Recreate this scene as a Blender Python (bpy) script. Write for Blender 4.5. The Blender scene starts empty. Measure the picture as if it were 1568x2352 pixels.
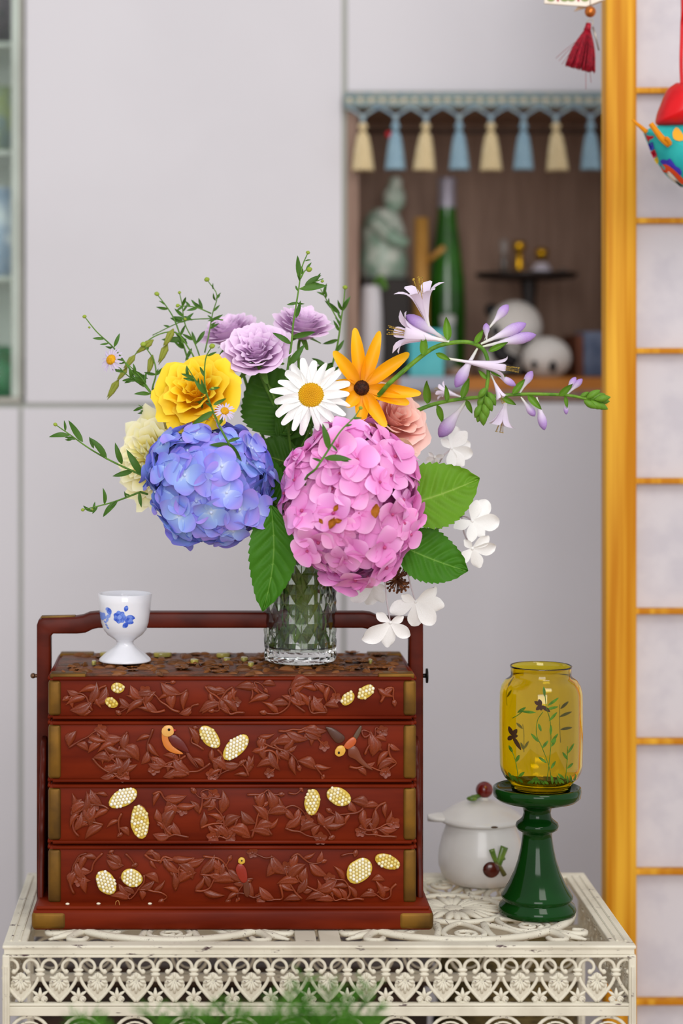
import bpy, bmesh, math, random
from mathutils import Vector, Matrix
PI = math.pi
random.seed(11)
SC = bpy.context.scene
COL = SC.collection

# ---------------------------------------------------------------- camera, world, lights, exposure
FPX, CX, CY, H = 5000.0, 480.0, 800.0, 1.26      # focal length and principal point in pixels of the 1568x2352 frame, eye height
cd = bpy.data.cameras.new('camera')
cam = bpy.data.objects.new('camera', cd); COL.objects.link(cam)
cam.location = (0, 0, H); cam.rotation_euler = (PI/2, 0, 0)
cd.sensor_fit = 'VERTICAL'; cd.sensor_height = 36; cd.lens = 36*FPX/2352
cd.shift_x = (784-CX)/2352; cd.shift_y = -(1176-CY)/2352
cd.clip_start = .05; cd.clip_end = 50
cd.dof.use_dof = True; cd.dof.focus_distance = 2.13; cd.dof.aperture_fstop = 2.7
SC.camera = cam

wd = bpy.data.worlds.new('room_light'); SC.world = wd; wd.use_nodes = True
bgn = wd.node_tree.nodes['Background']
bgn.inputs['Color'].default_value = (.97, .965, 1.0, 1); bgn.inputs['Strength'].default_value = .68

def area(name, loc, target, sx, sy, power, color):
    d = bpy.data.lights.new(name, 'AREA'); d.shape = 'RECTANGLE'; d.size = sx; d.size_y = sy
    d.energy = power; d.color = color
    o = bpy.data.objects.new(name, d); COL.objects.link(o); o.location = loc
    o.rotation_euler = (Vector(target)-Vector(loc)).to_track_quat('-Z', 'Y').to_euler()
    return o
area('window_daylight', (.05, -1.5, 1.85), (.3, 2.6, 1.0), 1.7, 1.5, 46, (1, .98, .985))
area('wall_fill', (.75, .7, 2.6), (.5, 2.9, .9), .8, .8, 13, (1, .955, .91))  # unseen overhead fill, added to brighten the wall on the right

SC.view_settings.view_transform = 'Standard'; SC.view_settings.look = 'None'
SC.view_settings.exposure = 0.22; SC.view_settings.gamma = 1.0
SC.view_settings.use_curve_mapping = False
try:
    SC.cycles.use_denoising = True
    SC.cycles.max_bounces = 16; SC.cycles.transmission_bounces = 14; SC.cycles.transparent_max_bounces = 12
except Exception: pass

# ---------------------------------------------------------------- helpers
def P(x, y, Y):
    """point at depth Y that the photograph shows at pixel (x, y)"""
    return Vector(((x-CX)*Y/FPX, Y, H-(y-CY)*Y/FPX))
def S(px, Y): return px*Y/FPX
def lerp(a, b, t): return a+(b-a)*t
def clamp(x, a=0., b=1.): return max(a, min(b, x))
def rn(a, b): return random.uniform(a, b)

class M:
    def __init__(s): s.V = []; s.F = []; s.G = []
    def add(s, o, mx=None, g=None):
        n = len(s.V)
        s.V += [mx @ Vector(v) for v in o.V] if mx is not None else list(o.V)
        s.F += [tuple(i+n for i in f) for f in o.F]
        s.G += (list(o.G) if g is None and len(o.G) == len(o.V) else [g or 0.]*len(o.V))
        return s

W = {}
def data(name, m, mat, smooth=True):
    me = bpy.data.meshes.new(name)
    me.from_pydata([tuple(v) for v in m.V], [], m.F)
    if m.G and len(m.G) == len(m.V):
        a = me.attributes.new('g', 'FLOAT', 'POINT'); a.data.foreach_set('value', m.G)
    if smooth: me.polygons.foreach_set('use_smooth', [True]*len(me.polygons))
    me.materials.append(mat); me.update()
    return me
def _link(o, parent, mw):
    COL.objects.link(o)
    if parent is not None:
        o.parent = parent; o.matrix_basis = W[parent].inverted() @ mw
    else: o.matrix_basis = mw
    W[o] = mw
    return o
def thing(name, label, cat, loc, group=None):
    o = bpy.data.objects.new(name, None); o.empty_display_size = .01
    o['label'] = label; o['category'] = cat
    if group: o['group'] = group
    return _link(o, None, Matrix.Translation(Vector(loc)))
def part(name, m, mat, parent, smooth=True, label=None, kind=None):
    """a mesh part whose vertices are given in world coordinates"""
    mw = Matrix.Translation(W[parent].translation)
    inv = mw.inverted()
    m2 = M(); m2.V = [inv @ Vector(v) for v in m.V]; m2.F = m.F; m2.G = m.G
    o = bpy.data.objects.new(name, data(name, m2, mat, smooth))
    if label: o['label'] = label
    if kind: o['kind'] = kind
    return _link(o, parent, mw)
def solo(name, m, mat, label, cat, loc=None, smooth=True, group=None):
    """a thing that is one mesh"""
    if loc is None:
        xs = [v[0] for v in m.V]; ys = [v[1] for v in m.V]; zs = [v[2] for v in m.V]
        loc = ((min(xs)+max(xs))/2, (min(ys)+max(ys))/2, min(zs))
    mw = Matrix.Translation(Vector(loc)); inv = mw.inverted()
    m2 = M(); m2.V = [inv @ Vector(v) for v in m.V]; m2.F = m.F; m2.G = m.G
    o = bpy.data.objects.new(name, data(name, m2, mat, smooth))
    o['label'] = label; o['category'] = cat
    if group: o['group'] = group
    return _link(o, None, mw)
def inst(name, me, parent, mw, label=None):
    o = bpy.data.objects.new(name, me)
    if label: o['label'] = label
    return _link(o, parent, mw)
def struct(name, m, mat, smooth=False):
    o = bpy.data.objects.new(name, data(name, m, mat, smooth)); o['kind'] = 'structure'
    return _link(o, None, Matrix.Identity(4))

def frame(o, z, x=None, sx=1., sy=None, sz=None):
    """matrix at o with local Z along z and local X near x"""
    z = Vector(z).normalized()
    x = Vector(x) if x is not None else (Vector((1, 0, 0)) if abs(z.x) < .8 else Vector((0, 1, 0)))
    x = (x - z*x.dot(z))
    if x.length < 1e-6: x = z.orthogonal()
    x.normalize(); y = z.cross(x)
    sy = sx if sy is None else sy; sz = sx if sz is None else sz
    return Matrix(((x.x*sx, y.x*sy, z.x*sz, o[0]), (x.y*sx, y.y*sy, z.y*sz, o[1]), (x.z*sx, y.z*sy, z.z*sz, o[2]), (0, 0, 0, 1)))

def grid(nu, nv, fn, gfn=None):
    m = M()
    for j in range(nv+1):
        for i in range(nu+1):
            u = -1+2*i/nu; v = j/nv
            m.V.append(Vector(fn(u, v))); m.G.append(gfn(u, v) if gfn else 0.)
    for j in range(nv):
        for i in range(nu):
            a = j*(nu+1)+i; m.F.append((a, a+1, a+nu+2, a+nu+1))
    return m
def lathe(prof, n, c=(0, 0, 0), gfn=None, cap=False):
    """prof: list of (radius, z)"""
    m = M(); c = Vector(c)
    for k, (r, z) in enumerate(prof):
        for i in range(n):
            a = 2*PI*i/n; m.V.append(c+Vector((r*math.cos(a), r*math.sin(a), z))); m.G.append(gfn(k/(len(prof)-1), a) if gfn else 0.)
    for k in range(len(prof)-1):
        for i in range(n):
            j = (i+1) % n; m.F.append((k*n+i, k*n+j, (k+1)*n+j, (k+1)*n+i))
    if cap:
        m.F.append(tuple(range(n))[::-1]); m.F.append(tuple((len(prof)-1)*n+i for i in range(n)))
    return m
def spline(pts, n=6):
    """Catmull-Rom through pts"""
    pts = [Vector(p) for p in pts]
    if len(pts) < 3: return [lerp(pts[0], pts[-1], i/n) for i in range(n+1)]
    out = []
    q = [pts[0]*2-pts[1]]+pts+[pts[-1]*2-pts[-2]]
    for i in range(1, len(q)-2):
        a, b, c, d = q[i-1:i+3]
        for k in range(n):
            t = k/n
            out.append(.5*((2*b)+(c-a)*t+(2*a-5*b+4*c-d)*t*t+(3*b-a-3*c+d)*t**3))
    out.append(pts[-1]); return out
def tube(pts, r, n=6, flat=None, closed=False):
    """sweep; r number or list; flat=(normal, factor) squashes the section along normal"""
    pts = [Vector(p) for p in pts]; N = len(pts); m = M()
    if not hasattr(r, '__len__'): r = [r]*N
    if len(r) != N: r = [lerp(r[0], r[-1], i/(N-1)) for i in range(N)]
    t0 = (pts[1]-pts[0]).normalized()
    nv = Vector(flat[0]) if flat else (t0.orthogonal())
    for i, p in enumerate(pts):
        if closed: t = pts[(i+1) % N]-pts[i-1]
        else: t = pts[min(i+1, N-1)]-pts[max(i-1, 0)]
        t = t.normalized() if t.length > 1e-9 else t0
        b = t.cross(nv)
        if b.length < 1e-6: b = t.orthogonal()
        b.normalize(); nn = b.cross(t).normalized()
        if not flat: nv = nn
        f = flat[1] if flat else 1
        for k in range(n):
            a = 2*PI*(k+.5)/n
            m.V.append(p+b*(r[i]*math.cos(a))+nn*(r[i]*f*math.sin(a))); m.G.append(i/(N-1))
    for i in range(N if closed else N-1):
        i2 = (i+1) % N
        for k in range(n):
            k2 = (k+1) % n; m.F.append((i*n+k, i*n+k2, i2*n+k2, i2*n+k))
    if not closed:
        m.F.append(tuple(range(n))[::-1]); m.F.append(tuple((N-1)*n+k for k in range(n)))
    return m
def from_bm(bm):
    m = M(); bm.verts.ensure_lookup_table()
    m.V = [v.co.copy() for v in bm.verts]; m.F = [tuple(v.index for v in f.verts) for f in bm.faces]; m.G = [0.]*len(m.V)
    bm.free(); return m
def rbox(x0, x1, y0, y1, z0, z1, b=0., seg=2):
    bm = bmesh.new()
    vs = [bm.verts.new((x, y, z)) for x in (x0, x1) for y in (y0, y1) for z in (z0, z1)]
    for f in ((0, 1, 3, 2), (4, 6, 7, 5), (0, 4, 5, 1), (2, 3, 7, 6), (0, 2, 6, 4), (1, 5, 7, 3)):
        bm.faces.new([vs[i] for i in f])
    if b > 0: bmesh.ops.bevel(bm, geom=bm.edges[:], offset=b, segments=seg, affect='EDGES', profile=.5)
    bm.verts.index_update(); bm.normal_update()
    return from_bm(bm)
def prism(poly, d, b=0., seg=2):
    """poly: list of 3D points in a plane; extruded by vector d; outline edges bevelled on both ends"""
    bm = bmesh.new(); d = Vector(d)
    va = [bm.verts.new(p) for p in poly]; vb = [bm.verts.new(Vector(p)+d) for p in poly]; n = len(poly)
    fa = bm.faces.new(va); fb = bm.faces.new(vb[::-1])
    for i in range(n): bm.faces.new((va[i], vb[i], vb[(i+1) % n], va[(i+1) % n]))
    bmesh.ops.recalc_face_normals(bm, faces=bm.faces[:])
    if b > 0:
        es = list(set(list(fa.edges)+list(fb.edges)))
        bmesh.ops.bevel(bm, geom=es, offset=b, segments=seg, affect='EDGES', profile=.5)
    bmesh.ops.triangulate(bm, faces=[f for f in bm.faces if len(f.verts) > 8])
    bm.verts.index_update()
    return from_bm(bm)
def ball(c, rx, ry=None, rz=None, n=12, k=8):
    ry = rx if ry is None else ry; rz = rx if rz is None else rz
    pr = [(math.sin(PI*i/k), -math.cos(PI*i/k)) for i in range(k+1)]
    m = lathe([(max(r, 1e-4), z) for r, z in pr], n)
    return M().add(m, Matrix.Translation(Vector(c)) @ Matrix.Diagonal((rx, ry, rz, 1)))

# ---------------------------------------------------------------- materials
def lin(h):
    h = h.lstrip('#'); c = [int(h[i:i+2], 16)/255 for i in (0, 2, 4)]
    return tuple((x/12.92 if x <= .04045 else ((x+.055)/1.055)**2.4) for x in c)+(1,)
MC = {}
def mat(name, c, c2=None, scale=30, rough=.5, metal=0, bump=0, bscale=120, spec=.3, coat=0, stretch=None, rnd=0, hue=0,
        stops=None, tl=0, ramp=(.42, .6), trans=0, ior=1.45, sss=0, bdist=.001, detail=4, scratch=None, mxramp=None):
    if name in MC: return MC[name]
    m = bpy.data.materials.new(name); m.use_nodes = True; nt = m.node_tree; N = nt.nodes; L = nt.links
    b = N['Principled BSDF']; out = N['Material Output']
    b.inputs['Roughness'].default_value = rough; b.inputs['Metallic'].default_value = metal
    b.inputs['Specular IOR Level'].default_value = spec; b.inputs['Coat Weight'].default_value = coat
    b.inputs['Coat Roughness'].default_value = .08
    b.inputs['Transmission Weight'].default_value = trans; b.inputs['IOR'].default_value = ior
    if sss:
        b.inputs['Subsurface Weight'].default_value = sss; b.inputs['Subsurface Radius'].default_value = (.004, .003, .002)
    tc = N.new('ShaderNodeTexCoord'); mp = N.new('ShaderNodeMapping'); L.new(tc.outputs['Object'], mp.inputs['Vector'])
    if stretch: mp.inputs['Scale'].default_value = stretch
    col = None
    if stops:
        at = N.new('ShaderNodeAttribute'); at.attribute_name = 'g'
        cr = N.new('ShaderNodeValToRGB'); L.new(at.outputs['Fac'], cr.inputs['Fac'])
        e = cr.color_ramp.elements
        while len(e) < len(stops): e.new(.5)
        for k, (p, h) in enumerate(stops): e[k].position = p; e[k].color = lin(h)
        col = cr.outputs['Color']
    if c2:
        no = N.new('ShaderNodeTexNoise'); no.inputs['Scale'].default_value = scale; no.inputs['Detail'].default_value = detail
        L.new(mp.outputs['Vector'], no.inputs['Vector'])
        cr = N.new('ShaderNodeValToRGB'); L.new(no.outputs['Fac'], cr.inputs['Fac'])
        cr.color_ramp.elements[0].position = ramp[0]; cr.color_ramp.elements[1].position = ramp[1]
        if col is None:
            cr.color_ramp.elements[0].color = lin(c); cr.color_ramp.elements[1].color = lin(c2); col = cr.outputs['Color']
        else:
            mx = N.new('ShaderNodeMix'); mx.data_type = 'RGBA'
            L.new(cr.outputs['Color'], mx.inputs[0]); L.new(col, mx.inputs[6]); mx.inputs[7].default_value = lin(c2); col = mx.outputs[2]
    if scratch:
        no = N.new('ShaderNodeTexNoise'); no.inputs['Scale'].default_value = scratch[1]; no.inputs['Detail'].default_value = 8
        no.inputs['Roughness'].default_value = .7
        m2 = N.new('ShaderNodeMapping'); L.new(tc.outputs['Object'], m2.inputs['Vector']); m2.inputs['Scale'].default_value = scratch[2]
        L.new(m2.outputs['Vector'], no.inputs['Vector'])
        cr = N.new('ShaderNodeValToRGB'); L.new(no.outputs['Fac'], cr.inputs['Fac'])
        cr.color_ramp.elements[0].position = scratch[3]; cr.color_ramp.elements[1].position = scratch[3]+.03
        mx = N.new('ShaderNodeMix'); mx.data_type = 'RGBA'; L.new(cr.outputs['Color'], mx.inputs[0])
        if col is None: mx.inputs[6].default_value = lin(c)
        else: L.new(col, mx.inputs[6])
        mx.inputs[7].default_value = lin(scratch[0]); col = mx.outputs[2]
    if rnd or hue:
        oi = N.new('ShaderNodeObjectInfo'); hs = N.new('ShaderNodeHueSaturation')
        mr = N.new('ShaderNodeMapRange'); L.new(oi.outputs['Random'], mr.inputs[0]); mr.inputs[3].default_value = 1-rnd; mr.inputs[4].default_value = 1+rnd
        wn = N.new('ShaderNodeTexWhiteNoise'); wn.noise_dimensions = '1D'; L.new(oi.outputs['Random'], wn.inputs['W'])
        mh = N.new('ShaderNodeMapRange'); L.new(wn.outputs['Value'], mh.inputs[0]); mh.inputs[3].default_value = .5-hue; mh.inputs[4].default_value = .5+hue
        L.new(mr.outputs[0], hs.inputs['Value']); L.new(mh.outputs[0], hs.inputs['Hue'])
        if col is None: hs.inputs['Color'].default_value = lin(c)
        else: L.new(col, hs.inputs['Color'])
        col = hs.outputs['Color']
    if col is None: b.inputs['Base Color'].default_value = lin(c)
    else: L.new(col, b.inputs['Base Color'])
    if bump:
        no = N.new('ShaderNodeTexNoise'); no.inputs['Scale'].default_value = bscale; no.inputs['Detail'].default_value = 5
        L.new(mp.outputs['Vector'], no.inputs['Vector'])
        bp = N.new('ShaderNodeBump'); bp.inputs['Strength'].default_value = bump; bp.inputs['Distance'].default_value = bdist
        L.new(no.outputs['Fac'], bp.inputs['Height']); L.new(bp.outputs['Normal'], b.inputs['Normal'])
    if tl:
        tr = N.new('ShaderNodeBsdfTranslucent'); ms = N.new('ShaderNodeMixShader'); ms.inputs[0].default_value = tl
        if col is None: tr.inputs['Color'].default_value = lin(c)
        else: L.new(col, tr.inputs['Color'])
        L.new(b.outputs[0], ms.inputs[1]); L.new(tr.outputs[0], ms.inputs[2]); L.new(ms.outputs[0], out.inputs['Surface'])
    MC[name] = m
    return m
# ---------------------------------------------------------------- the setting
def flatbox(x0, x1, y0, y1, Y, t, b=0.):
    """box whose front face covers pixels x0..x1, y0..y1 at depth Y"""
    a = P(x0, y1, Y); c = P(x1, y0, Y)
    return rbox(a.x, c.x, Y, Y+t, a.z, c.z, b)
m_floor = mat('floor_wood', '#b39a7c', '#a1876a', scale=6, stretch=(1, 12, 1), rough=.45)
m_wall = mat('wall_paint', '#cfccca', '#c8c5c3', scale=5, rough=.8)
struct('floor', rbox(-2.2, 2.4, -1, 3.5, -.05, 0), m_floor)
struct('wall_back', rbox(-2.2, 2.4, 3.42, 3.5, 0, 2.7), m_wall)

YC = 2.95
m_panel = mat('cabinet_white', '#d1cfd3', '#cdcbcf', scale=3, rough=.55, bump=.08, bscale=260, bdist=.0006)
m_gap = mat('cabinet_gap', '#b4b7ae', rough=.7)
m_walnut = mat('walnut_veneer', '#8d7262', '#7d6253', scale=14, stretch=(8, 8, .7), rough=.5)
m_nich = mat('walnut_inside', '#a98b78', '#987b69', scale=14, stretch=(8, 8, .7), rough=.6)
m_oak = mat('oak_ledge', '#b0702c', '#a2611f', scale=16, stretch=(1, 6, 6), rough=.5)
cab = thing('wall_cabinet', 'floor to ceiling off-white panelled cabinet with open walnut niche', 'cabinet', (0.2, 3.2, 0))
zt, zb = -60, None
def cpanel(x0, x1, y0, z1=None, y1=None, name='door_panel'):
    a = P(x0, y0, YC); c = P(x1, y1 if y1 is not None else 0, YC)
    z_lo = .08 if y1 is None else c.z
    part(name, rbox(a.x, c.x, YC, YC+.007, z_lo, a.z, .0012), m_panel, cab, smooth=False)
cpanel(58, 785, -700, y1=926); cpanel(797, 1560, -700, y1=211)
cpanel(52, 785, 937); cpanel(793, 1560, 925); cpanel(-330, 43, 937)
a = P(-340, 0, YC); c = P(1575, 0, YC); n0 = P(822, 240, YC); n1 = P(1480, 867, YC); g0 = P(-330, 0, YC); g1 = P(57, 930, YC)
carc = M()          # carcass: grey board behind the doors, leaving the niche and the glazed door open
for bx in ((g1.x, n0.x-.012, .0, 2.6), (n0.x-.012, c.x, .0, n1.z-.02), (n0.x-.012, c.x, n0.z+.0, 2.6), (n1.x+.012, c.x, n1.z-.02, n0.z), (a.x, g1.x, 0, g1.z)):
    carc.add(rbox(bx[0], bx[1], YC+.0072, YC+.04, bx[2], bx[3]))
part('carcass', carc, m_gap, cab, smooth=False)
nb = 3.27
part('niche_back', rbox(n0.x-.012, n1.x+.012, nb, nb+.01, n1.z-.02, n0.z+.02), m_nich, cab, smooth=False)
part('niche_side', rbox(n0.x-.012, n0.x, YC+.041, nb, n1.z-.02, n0.z+.02), m_nich, cab, smooth=False)
part('niche_side', rbox(n1.x, n1.x+.012, YC+.041, nb, n1.z-.02, n0.z+.02), m_nich, cab, smooth=False)
part('niche_ceiling', rbox(n0.x, n1.x, YC+.041, nb, n0.z+.006, n0.z+.02), m_nich, cab, smooth=False)
part('niche_floor', rbox(n0.x, n1.x, YC+.022, nb, n1.z-.02, n1.z), m_oak, cab, smooth=False)
part('niche_frame', flatbox(797, 823, 213, 922, YC-.001, .035), m_walnut, cab, smooth=False, label='narrow walnut edge strip')
part('niche_frame', flatbox(823, 1480, 896, 922, YC-.001, .035), m_walnut, cab, smooth=False, label='narrow walnut edge strip')
part('ledge_lip', flatbox(823, 1480, 869, 896, YC-.001, .022, .001), m_oak, cab, smooth=False, label='warm oak lip under the niche')
# glazed door; made-up display behind it stands in for reflections
m_alu = mat('pale_metal', '#9c9a90', '#8f8d84', scale=8, rough=.4, metal=.3)
m_pane = mat('clear_pane', '#f3faf6', rough=.02, trans=1, ior=1.12, spec=.5)
part('glass_door_frame', flatbox(26, 44, -700, 912, YC, .02, .001), mat('pale_green_metal', '#b9c4ba', '#a9b2a8', scale=8, rough=.4), cab, smooth=False)
part('glass_door_frame', flatbox(-330, 50, 912, 926, YC, .02, .001), m_alu, cab, smooth=False)
part('glass_door_frame', flatbox(44, 52, -700, 912, YC-.002, .02, .001), m_alu, cab, smooth=False)
part('glass_pane', flatbox(-325, 26, -700, 912, YC+.008, .004), m_pane, cab, smooth=False, label='clear glass pane')
m_case = mat('case_inside', '#d5dad2', '#c6cbc3', scale=6, rough=.7)
part('case_back', rbox(g0.x, g1.x, YC+.28, YC+.29, g1.z, 2.6), m_case, cab, smooth=False)
part('case_side', rbox(g1.x-.004, g1.x+.004, YC+.041, YC+.28, g1.z, 2.6), m_case, cab, smooth=False)
cz = [g1.z+.012]
for py in (915, 640, 360, 120):
    z = P(0, py, YC+.15).z; part('case_shelf', rbox(g0.x, g1.x-.004, YC+.045, YC+.28, z-.006, z), m_case, cab, smooth=False)
def shelf_jar(name, label, cat, px, py0, py1, prof, m, Y=YC+.1):
    base = P(px, py1, Y); hh = S(py1-py0, Y)
    return solo(name, lathe([(max(r*hh, 1e-4), z*hh) for r, z in prof], 24, base), m, label, cat, loc=base)
zsh = {py: P(0, py, YC+.15).z for py in (915, 640, 360, 120)}
def on_shelf(py, name, label, cat, px, hh, prof, m):  # made-up pieces, coloured like the blotches reflected in the pane
    b = Vector(((px-CX)*(YC+.1)/FPX, YC+.1, zsh[py]))
    solo(name, lathe([(max(r, 1e-4), z*hh) for r, z in prof], 24, b), m, label, cat, loc=b)
vprof = [(.0, 0), (.028, 0), (.04, .25), (.045, .5), (.035, .75), (.02, .88), (.024, 1), (.018, 1), (.0, .9)]
on_shelf(915, 'reflection_vase', 'dark green vase shape standing in for a reflection behind the glass door, lowest shelf', 'vase', 2, .075, vprof, mat('shelf_green', '#1e6b33', '#2f8a55', scale=30, rough=.2))
on_shelf(640, 'reflection_jar', 'pale blue and white jar shape standing in for a reflection behind glass', 'jar', -6, .125, [(0, 0), (.03, 0), (.046, .3), (.05, .6), (.03, .85), (.03, 1), (0, 1)], mat('shelf_blue', '#dfe7ee', '#9fb4cf', scale=30, rough=.2))
on_shelf(360, 'reflection_olive_pot', 'olive and grey pot shape standing in for a reflection behind glass door', 'pot', -2, .09, [(0, 0), (.03, 0), (.045, .5), (.042, 1), (.036, 1), (0, .2)], mat('shelf_olive', '#93a06a', '#7c8f8c', scale=40, rough=.4))
on_shelf(120, 'reflection_dark_pot', 'dark purple mottled pot shape standing in for a reflection on top glass shelf', 'pot', -4, .085, [(0, 0), (.03, 0), (.048, .4), (.044, .8), (.03, 1), (0, 1)], mat('shelf_plum', '#5e545e', '#3d3b40', scale=40, rough=.4))

# ---------------------------------------------------------------- tasselled trim on the niche
YT = 2.935
m_braid = mat('braid_blue', '#7d9490', '#a3a494', scale=160, rough=.9, bump=.4, bscale=400)
m_braid2 = mat('braid_knot', '#c5bfa9', rough=.9)
m_cordb = mat('cord_blue', '#7f95a3', '#94a4a6', scale=120, rough=.9)
m_tc = mat('tassel_cream', '#d6c49c', '#c3ad80', scale=160, stretch=(6, 6, .6), rough=.75, bump=.5, bscale=300)
m_tb = mat('tassel_blue', '#8fabb8', '#7795a6', scale=160, stretch=(6, 6, .6), rough=.75, bump=.5, bscale=300)
trim = thing('tassel_trim', 'crocheted blue and cream tassel trim hung across the niche', 'tassel trim', P(1087, 250, YT))
part('braid_band', flatbox(790, 1440, 212, 248, YT, .004, .001), m_braid, trim, smooth=False)
for yy, rr in ((220, 3.2), (241, 3.2)):
    part('braid_cord', tube([P(790, yy, YT-.002), P(1440, yy, YT-.002)], S(rr, YT), 6), m_cordb, trim)
kn = data('braid_knot', ball((0, 0, 0), S(7, YT), S(3, YT), S(7, YT), 8, 6), m_braid2)
for i in range(26): inst('braid_knot', kn, trim, Matrix.Translation(P(802+i*25, 230, YT-.001)))
tx = [833, 908, 978, 1054, 1127, 1202, 1276, 1356, 1430]
def tassel_mesh(w, h, n=36):
    pr = []
    for k in range(25):
        t = k/24
        if t < .17: r = .23*math.sin(PI*(t/.17*.75+.15))
        elif t < .22: r = .15
        else: r = lerp(.20, .5, ((t-.22)/.78)**.6)
        pr.append((r*w, -t*h))
    pr += [(.3*w, -h*.985), (.001, -h*.97)]
    m = lathe(pr, n)
    for i, v in enumerate(m.V):
        if v.z < -.2*h:
            k = 1+.07*math.sin((i % n)*2.6)+.05*math.sin((i % n)*5.1); v.x *= k; v.y *= k; v.z += .012*h*math.sin((i % n)*3.7)
    return m
tmc = data('tassel', tassel_mesh(S(50, YT), S(110, YT)), m_tc); tmb = data('tassel', tassel_mesh(S(46, YT), S(108, YT)), m_tb)
for i, x in enumerate(tx):
    for s in (-1, 1):
        part('cord_loop', tube(spline([P(x+s*38, 246, YT), P(x+s*22, 254, YT-.001), P(x+s*4, 266, YT-.002)], 4), S(3.6, YT), 6), m_cordb, trim)
    part('cord_knot', tube([P(x, 262, YT-.002), P(x, 286, YT-.002)], S(6, YT), 8), m_cordb, trim)
    inst('tassel', tmc if i % 2 == 0 else tmb, trim, Matrix.Translation(P(x, 282, YT-.002)) @ Matrix.Rotation(rn(-.05, .05), 4, 'Y'))
solo('red_bead', ball(P(893, 309, YT+.01), S(8, YT)), mat('bead_red', '#c0162a', rough=.3), 'tiny red bead beside the first blue tassel', 'bead')
solo('curtain_rod', tube([P(824, 302, YC+.06), P(1478, 302, YC+.06)], .003, 10), mat('dark_rod', '#3a2a22', rough=.5), 'thin dark rod across niche behind tassels', 'rod')

# ---------------------------------------------------------------- things in the niche
zf = n1.z
def NB(px, Y=3.1): return Vector(((px-CX)*Y/FPX, Y, zf))
def zat(py, Y): return H-(py-CY)*Y/FPX
def lath_px(cx, prof, Y, n=28):
    """prof in pixels (radius, y)"""
    return lathe([(max(S(r, Y), 1e-5), zat(y, Y)) for r, y in prof], n, ((cx-CX)*Y/FPX, Y, 0))
Yn = 3.1
# robed figurine on a dark block
t = thing('porcelain_figurine', 'blurred white and green porcelain figurine on dark block in niche', 'figurine', NB(882, 3.14))
part('block', rbox(NB(830, 3.14).x, NB(938, 3.14).x, 3.1, 3.18, zf, zat(640, 3.14), .003), mat('ebony_block', '#2a221e', rough=.5), t, smooth=False)
m_fig = mat('figurine_glaze', '#dbe2d6', '#93b09c', scale=35, rough=.3, ramp=(.4, .6))
part('robe', lath_px(880, [(.1, 640), (52, 640), (55, 600), (48, 560), (50, 530), (38, 495), (22, 480), (.1, 478)], 3.14), m_fig, t)
part('head', ball(P(905, 455, 3.14), S(26, 3.14), S(24, 3.14), S(34, 3.14)), m_fig, t)
part('arm', tube(spline([P(860, 510, 3.12), P(900, 545, 3.1), P(935, 560, 3.1)], 5), [.014, .008], 8), m_fig, t)
part('topknot', ball(P(908, 420, 3.14), S(16, 3.14)), m_fig, t)
# mug tree
t = thing('wooden_peg_rack', 'light wooden post with slanted peg beside green bottle', 'rack', NB(967, 3.08))
m_pine = mat('pale_wood', '#b98a45', '#a97a38', scale=20, stretch=(6, 6, 1), rough=.5)
part('post', tube([Vector((NB(967, 3.08).x, 3.08, zf)), P(967, 500, 3.08)], S(17, 3.08), 12), m_pine, t)
part('peg', tube([P(975, 605, 3.08), P(1020, 568, 3.06)], S(7, 3.08), 8), m_pine, t)
part('foot', rbox(NB(940, 3.08).x, NB(994, 3.08).x, 3.05, 3.11, zf, zf+.008, .002), m_pine, t)
# bottle
t = thing('wine_bottle', 'tall green glass bottle with silver foil neck in niche', 'bottle', NB(1026, 3.13))
part('glass', lath_px(1026, [(.1, 886), (34, 886), (42, 880), (43, 700), (40, 640), (30, 560), (22, 500), (20, 470), (20, 440)], 3.13), mat('bottle_green', '#1d4a10', '#2c6a16', scale=14, rough=.12, coat=.5), t)
part('foil', lath_px(1026, [(20.5, 492), (20.5, 420), (22, 416), (21, 408), (.1, 407)], 3.13), mat('foil_silver', '#a8a3b0', rough=.4, metal=.4), t)
# white vase with a green tuft
t = thing('white_bud_vase', 'slim white vase with small green sprig at niche edge', 'vase', NB(852, 3.05))
part('body', lath_px(852, [(.1, 868), (26, 868), (27, 800), (25, 720), (22, 665), (18, 655), (16, 656), (16, 700), (.1, 720)], 3.05), mat('white_glaze', '#d5d2d6', rough=.25), t)
lf = M()
for k in range(7):
    a = k*.9; lf.add(tube(spline([P(856, 662, 3.05), P(862+k*2, 645-k*2, 3.05+.01*math.sin(a)), P(864+k*4, 660-6*math.sin(k), 3.05+.02*math.sin(a))], 4), [.003, .0015], 5))
part('sprig', lf, mat('tuft_green', '#5f8f3a', rough=.6), t)
# turquoise box, grey tin
solo('turquoise_box', rbox(NB(936, 3.03).x, NB(1014, 3.03).x, 3.0, 3.06, zf, zat(757, 3.03), .002), mat('turquoise', '#4fb4bd', '#5cc0c6', scale=20, rough=.5), 'small turquoise box standing on niche ledge', 'box', smooth=False)
t = thing('grey_tin', 'pale grey canister behind the turquoise box', 'canister', NB(1028, 3.08))
part('body', lath_px(1028, [(.1, 871), (17, 871), (17, 735), (.1, 735)], 3.08), mat('tin_grey', '#8f9a94', rough=.45), t)
part('lid', lath_px(1028, [(18, 745), (18, 724), (.1, 723)], 3.08), mat('tin_lid', '#b2b3ae', rough=.4), t)
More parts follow.
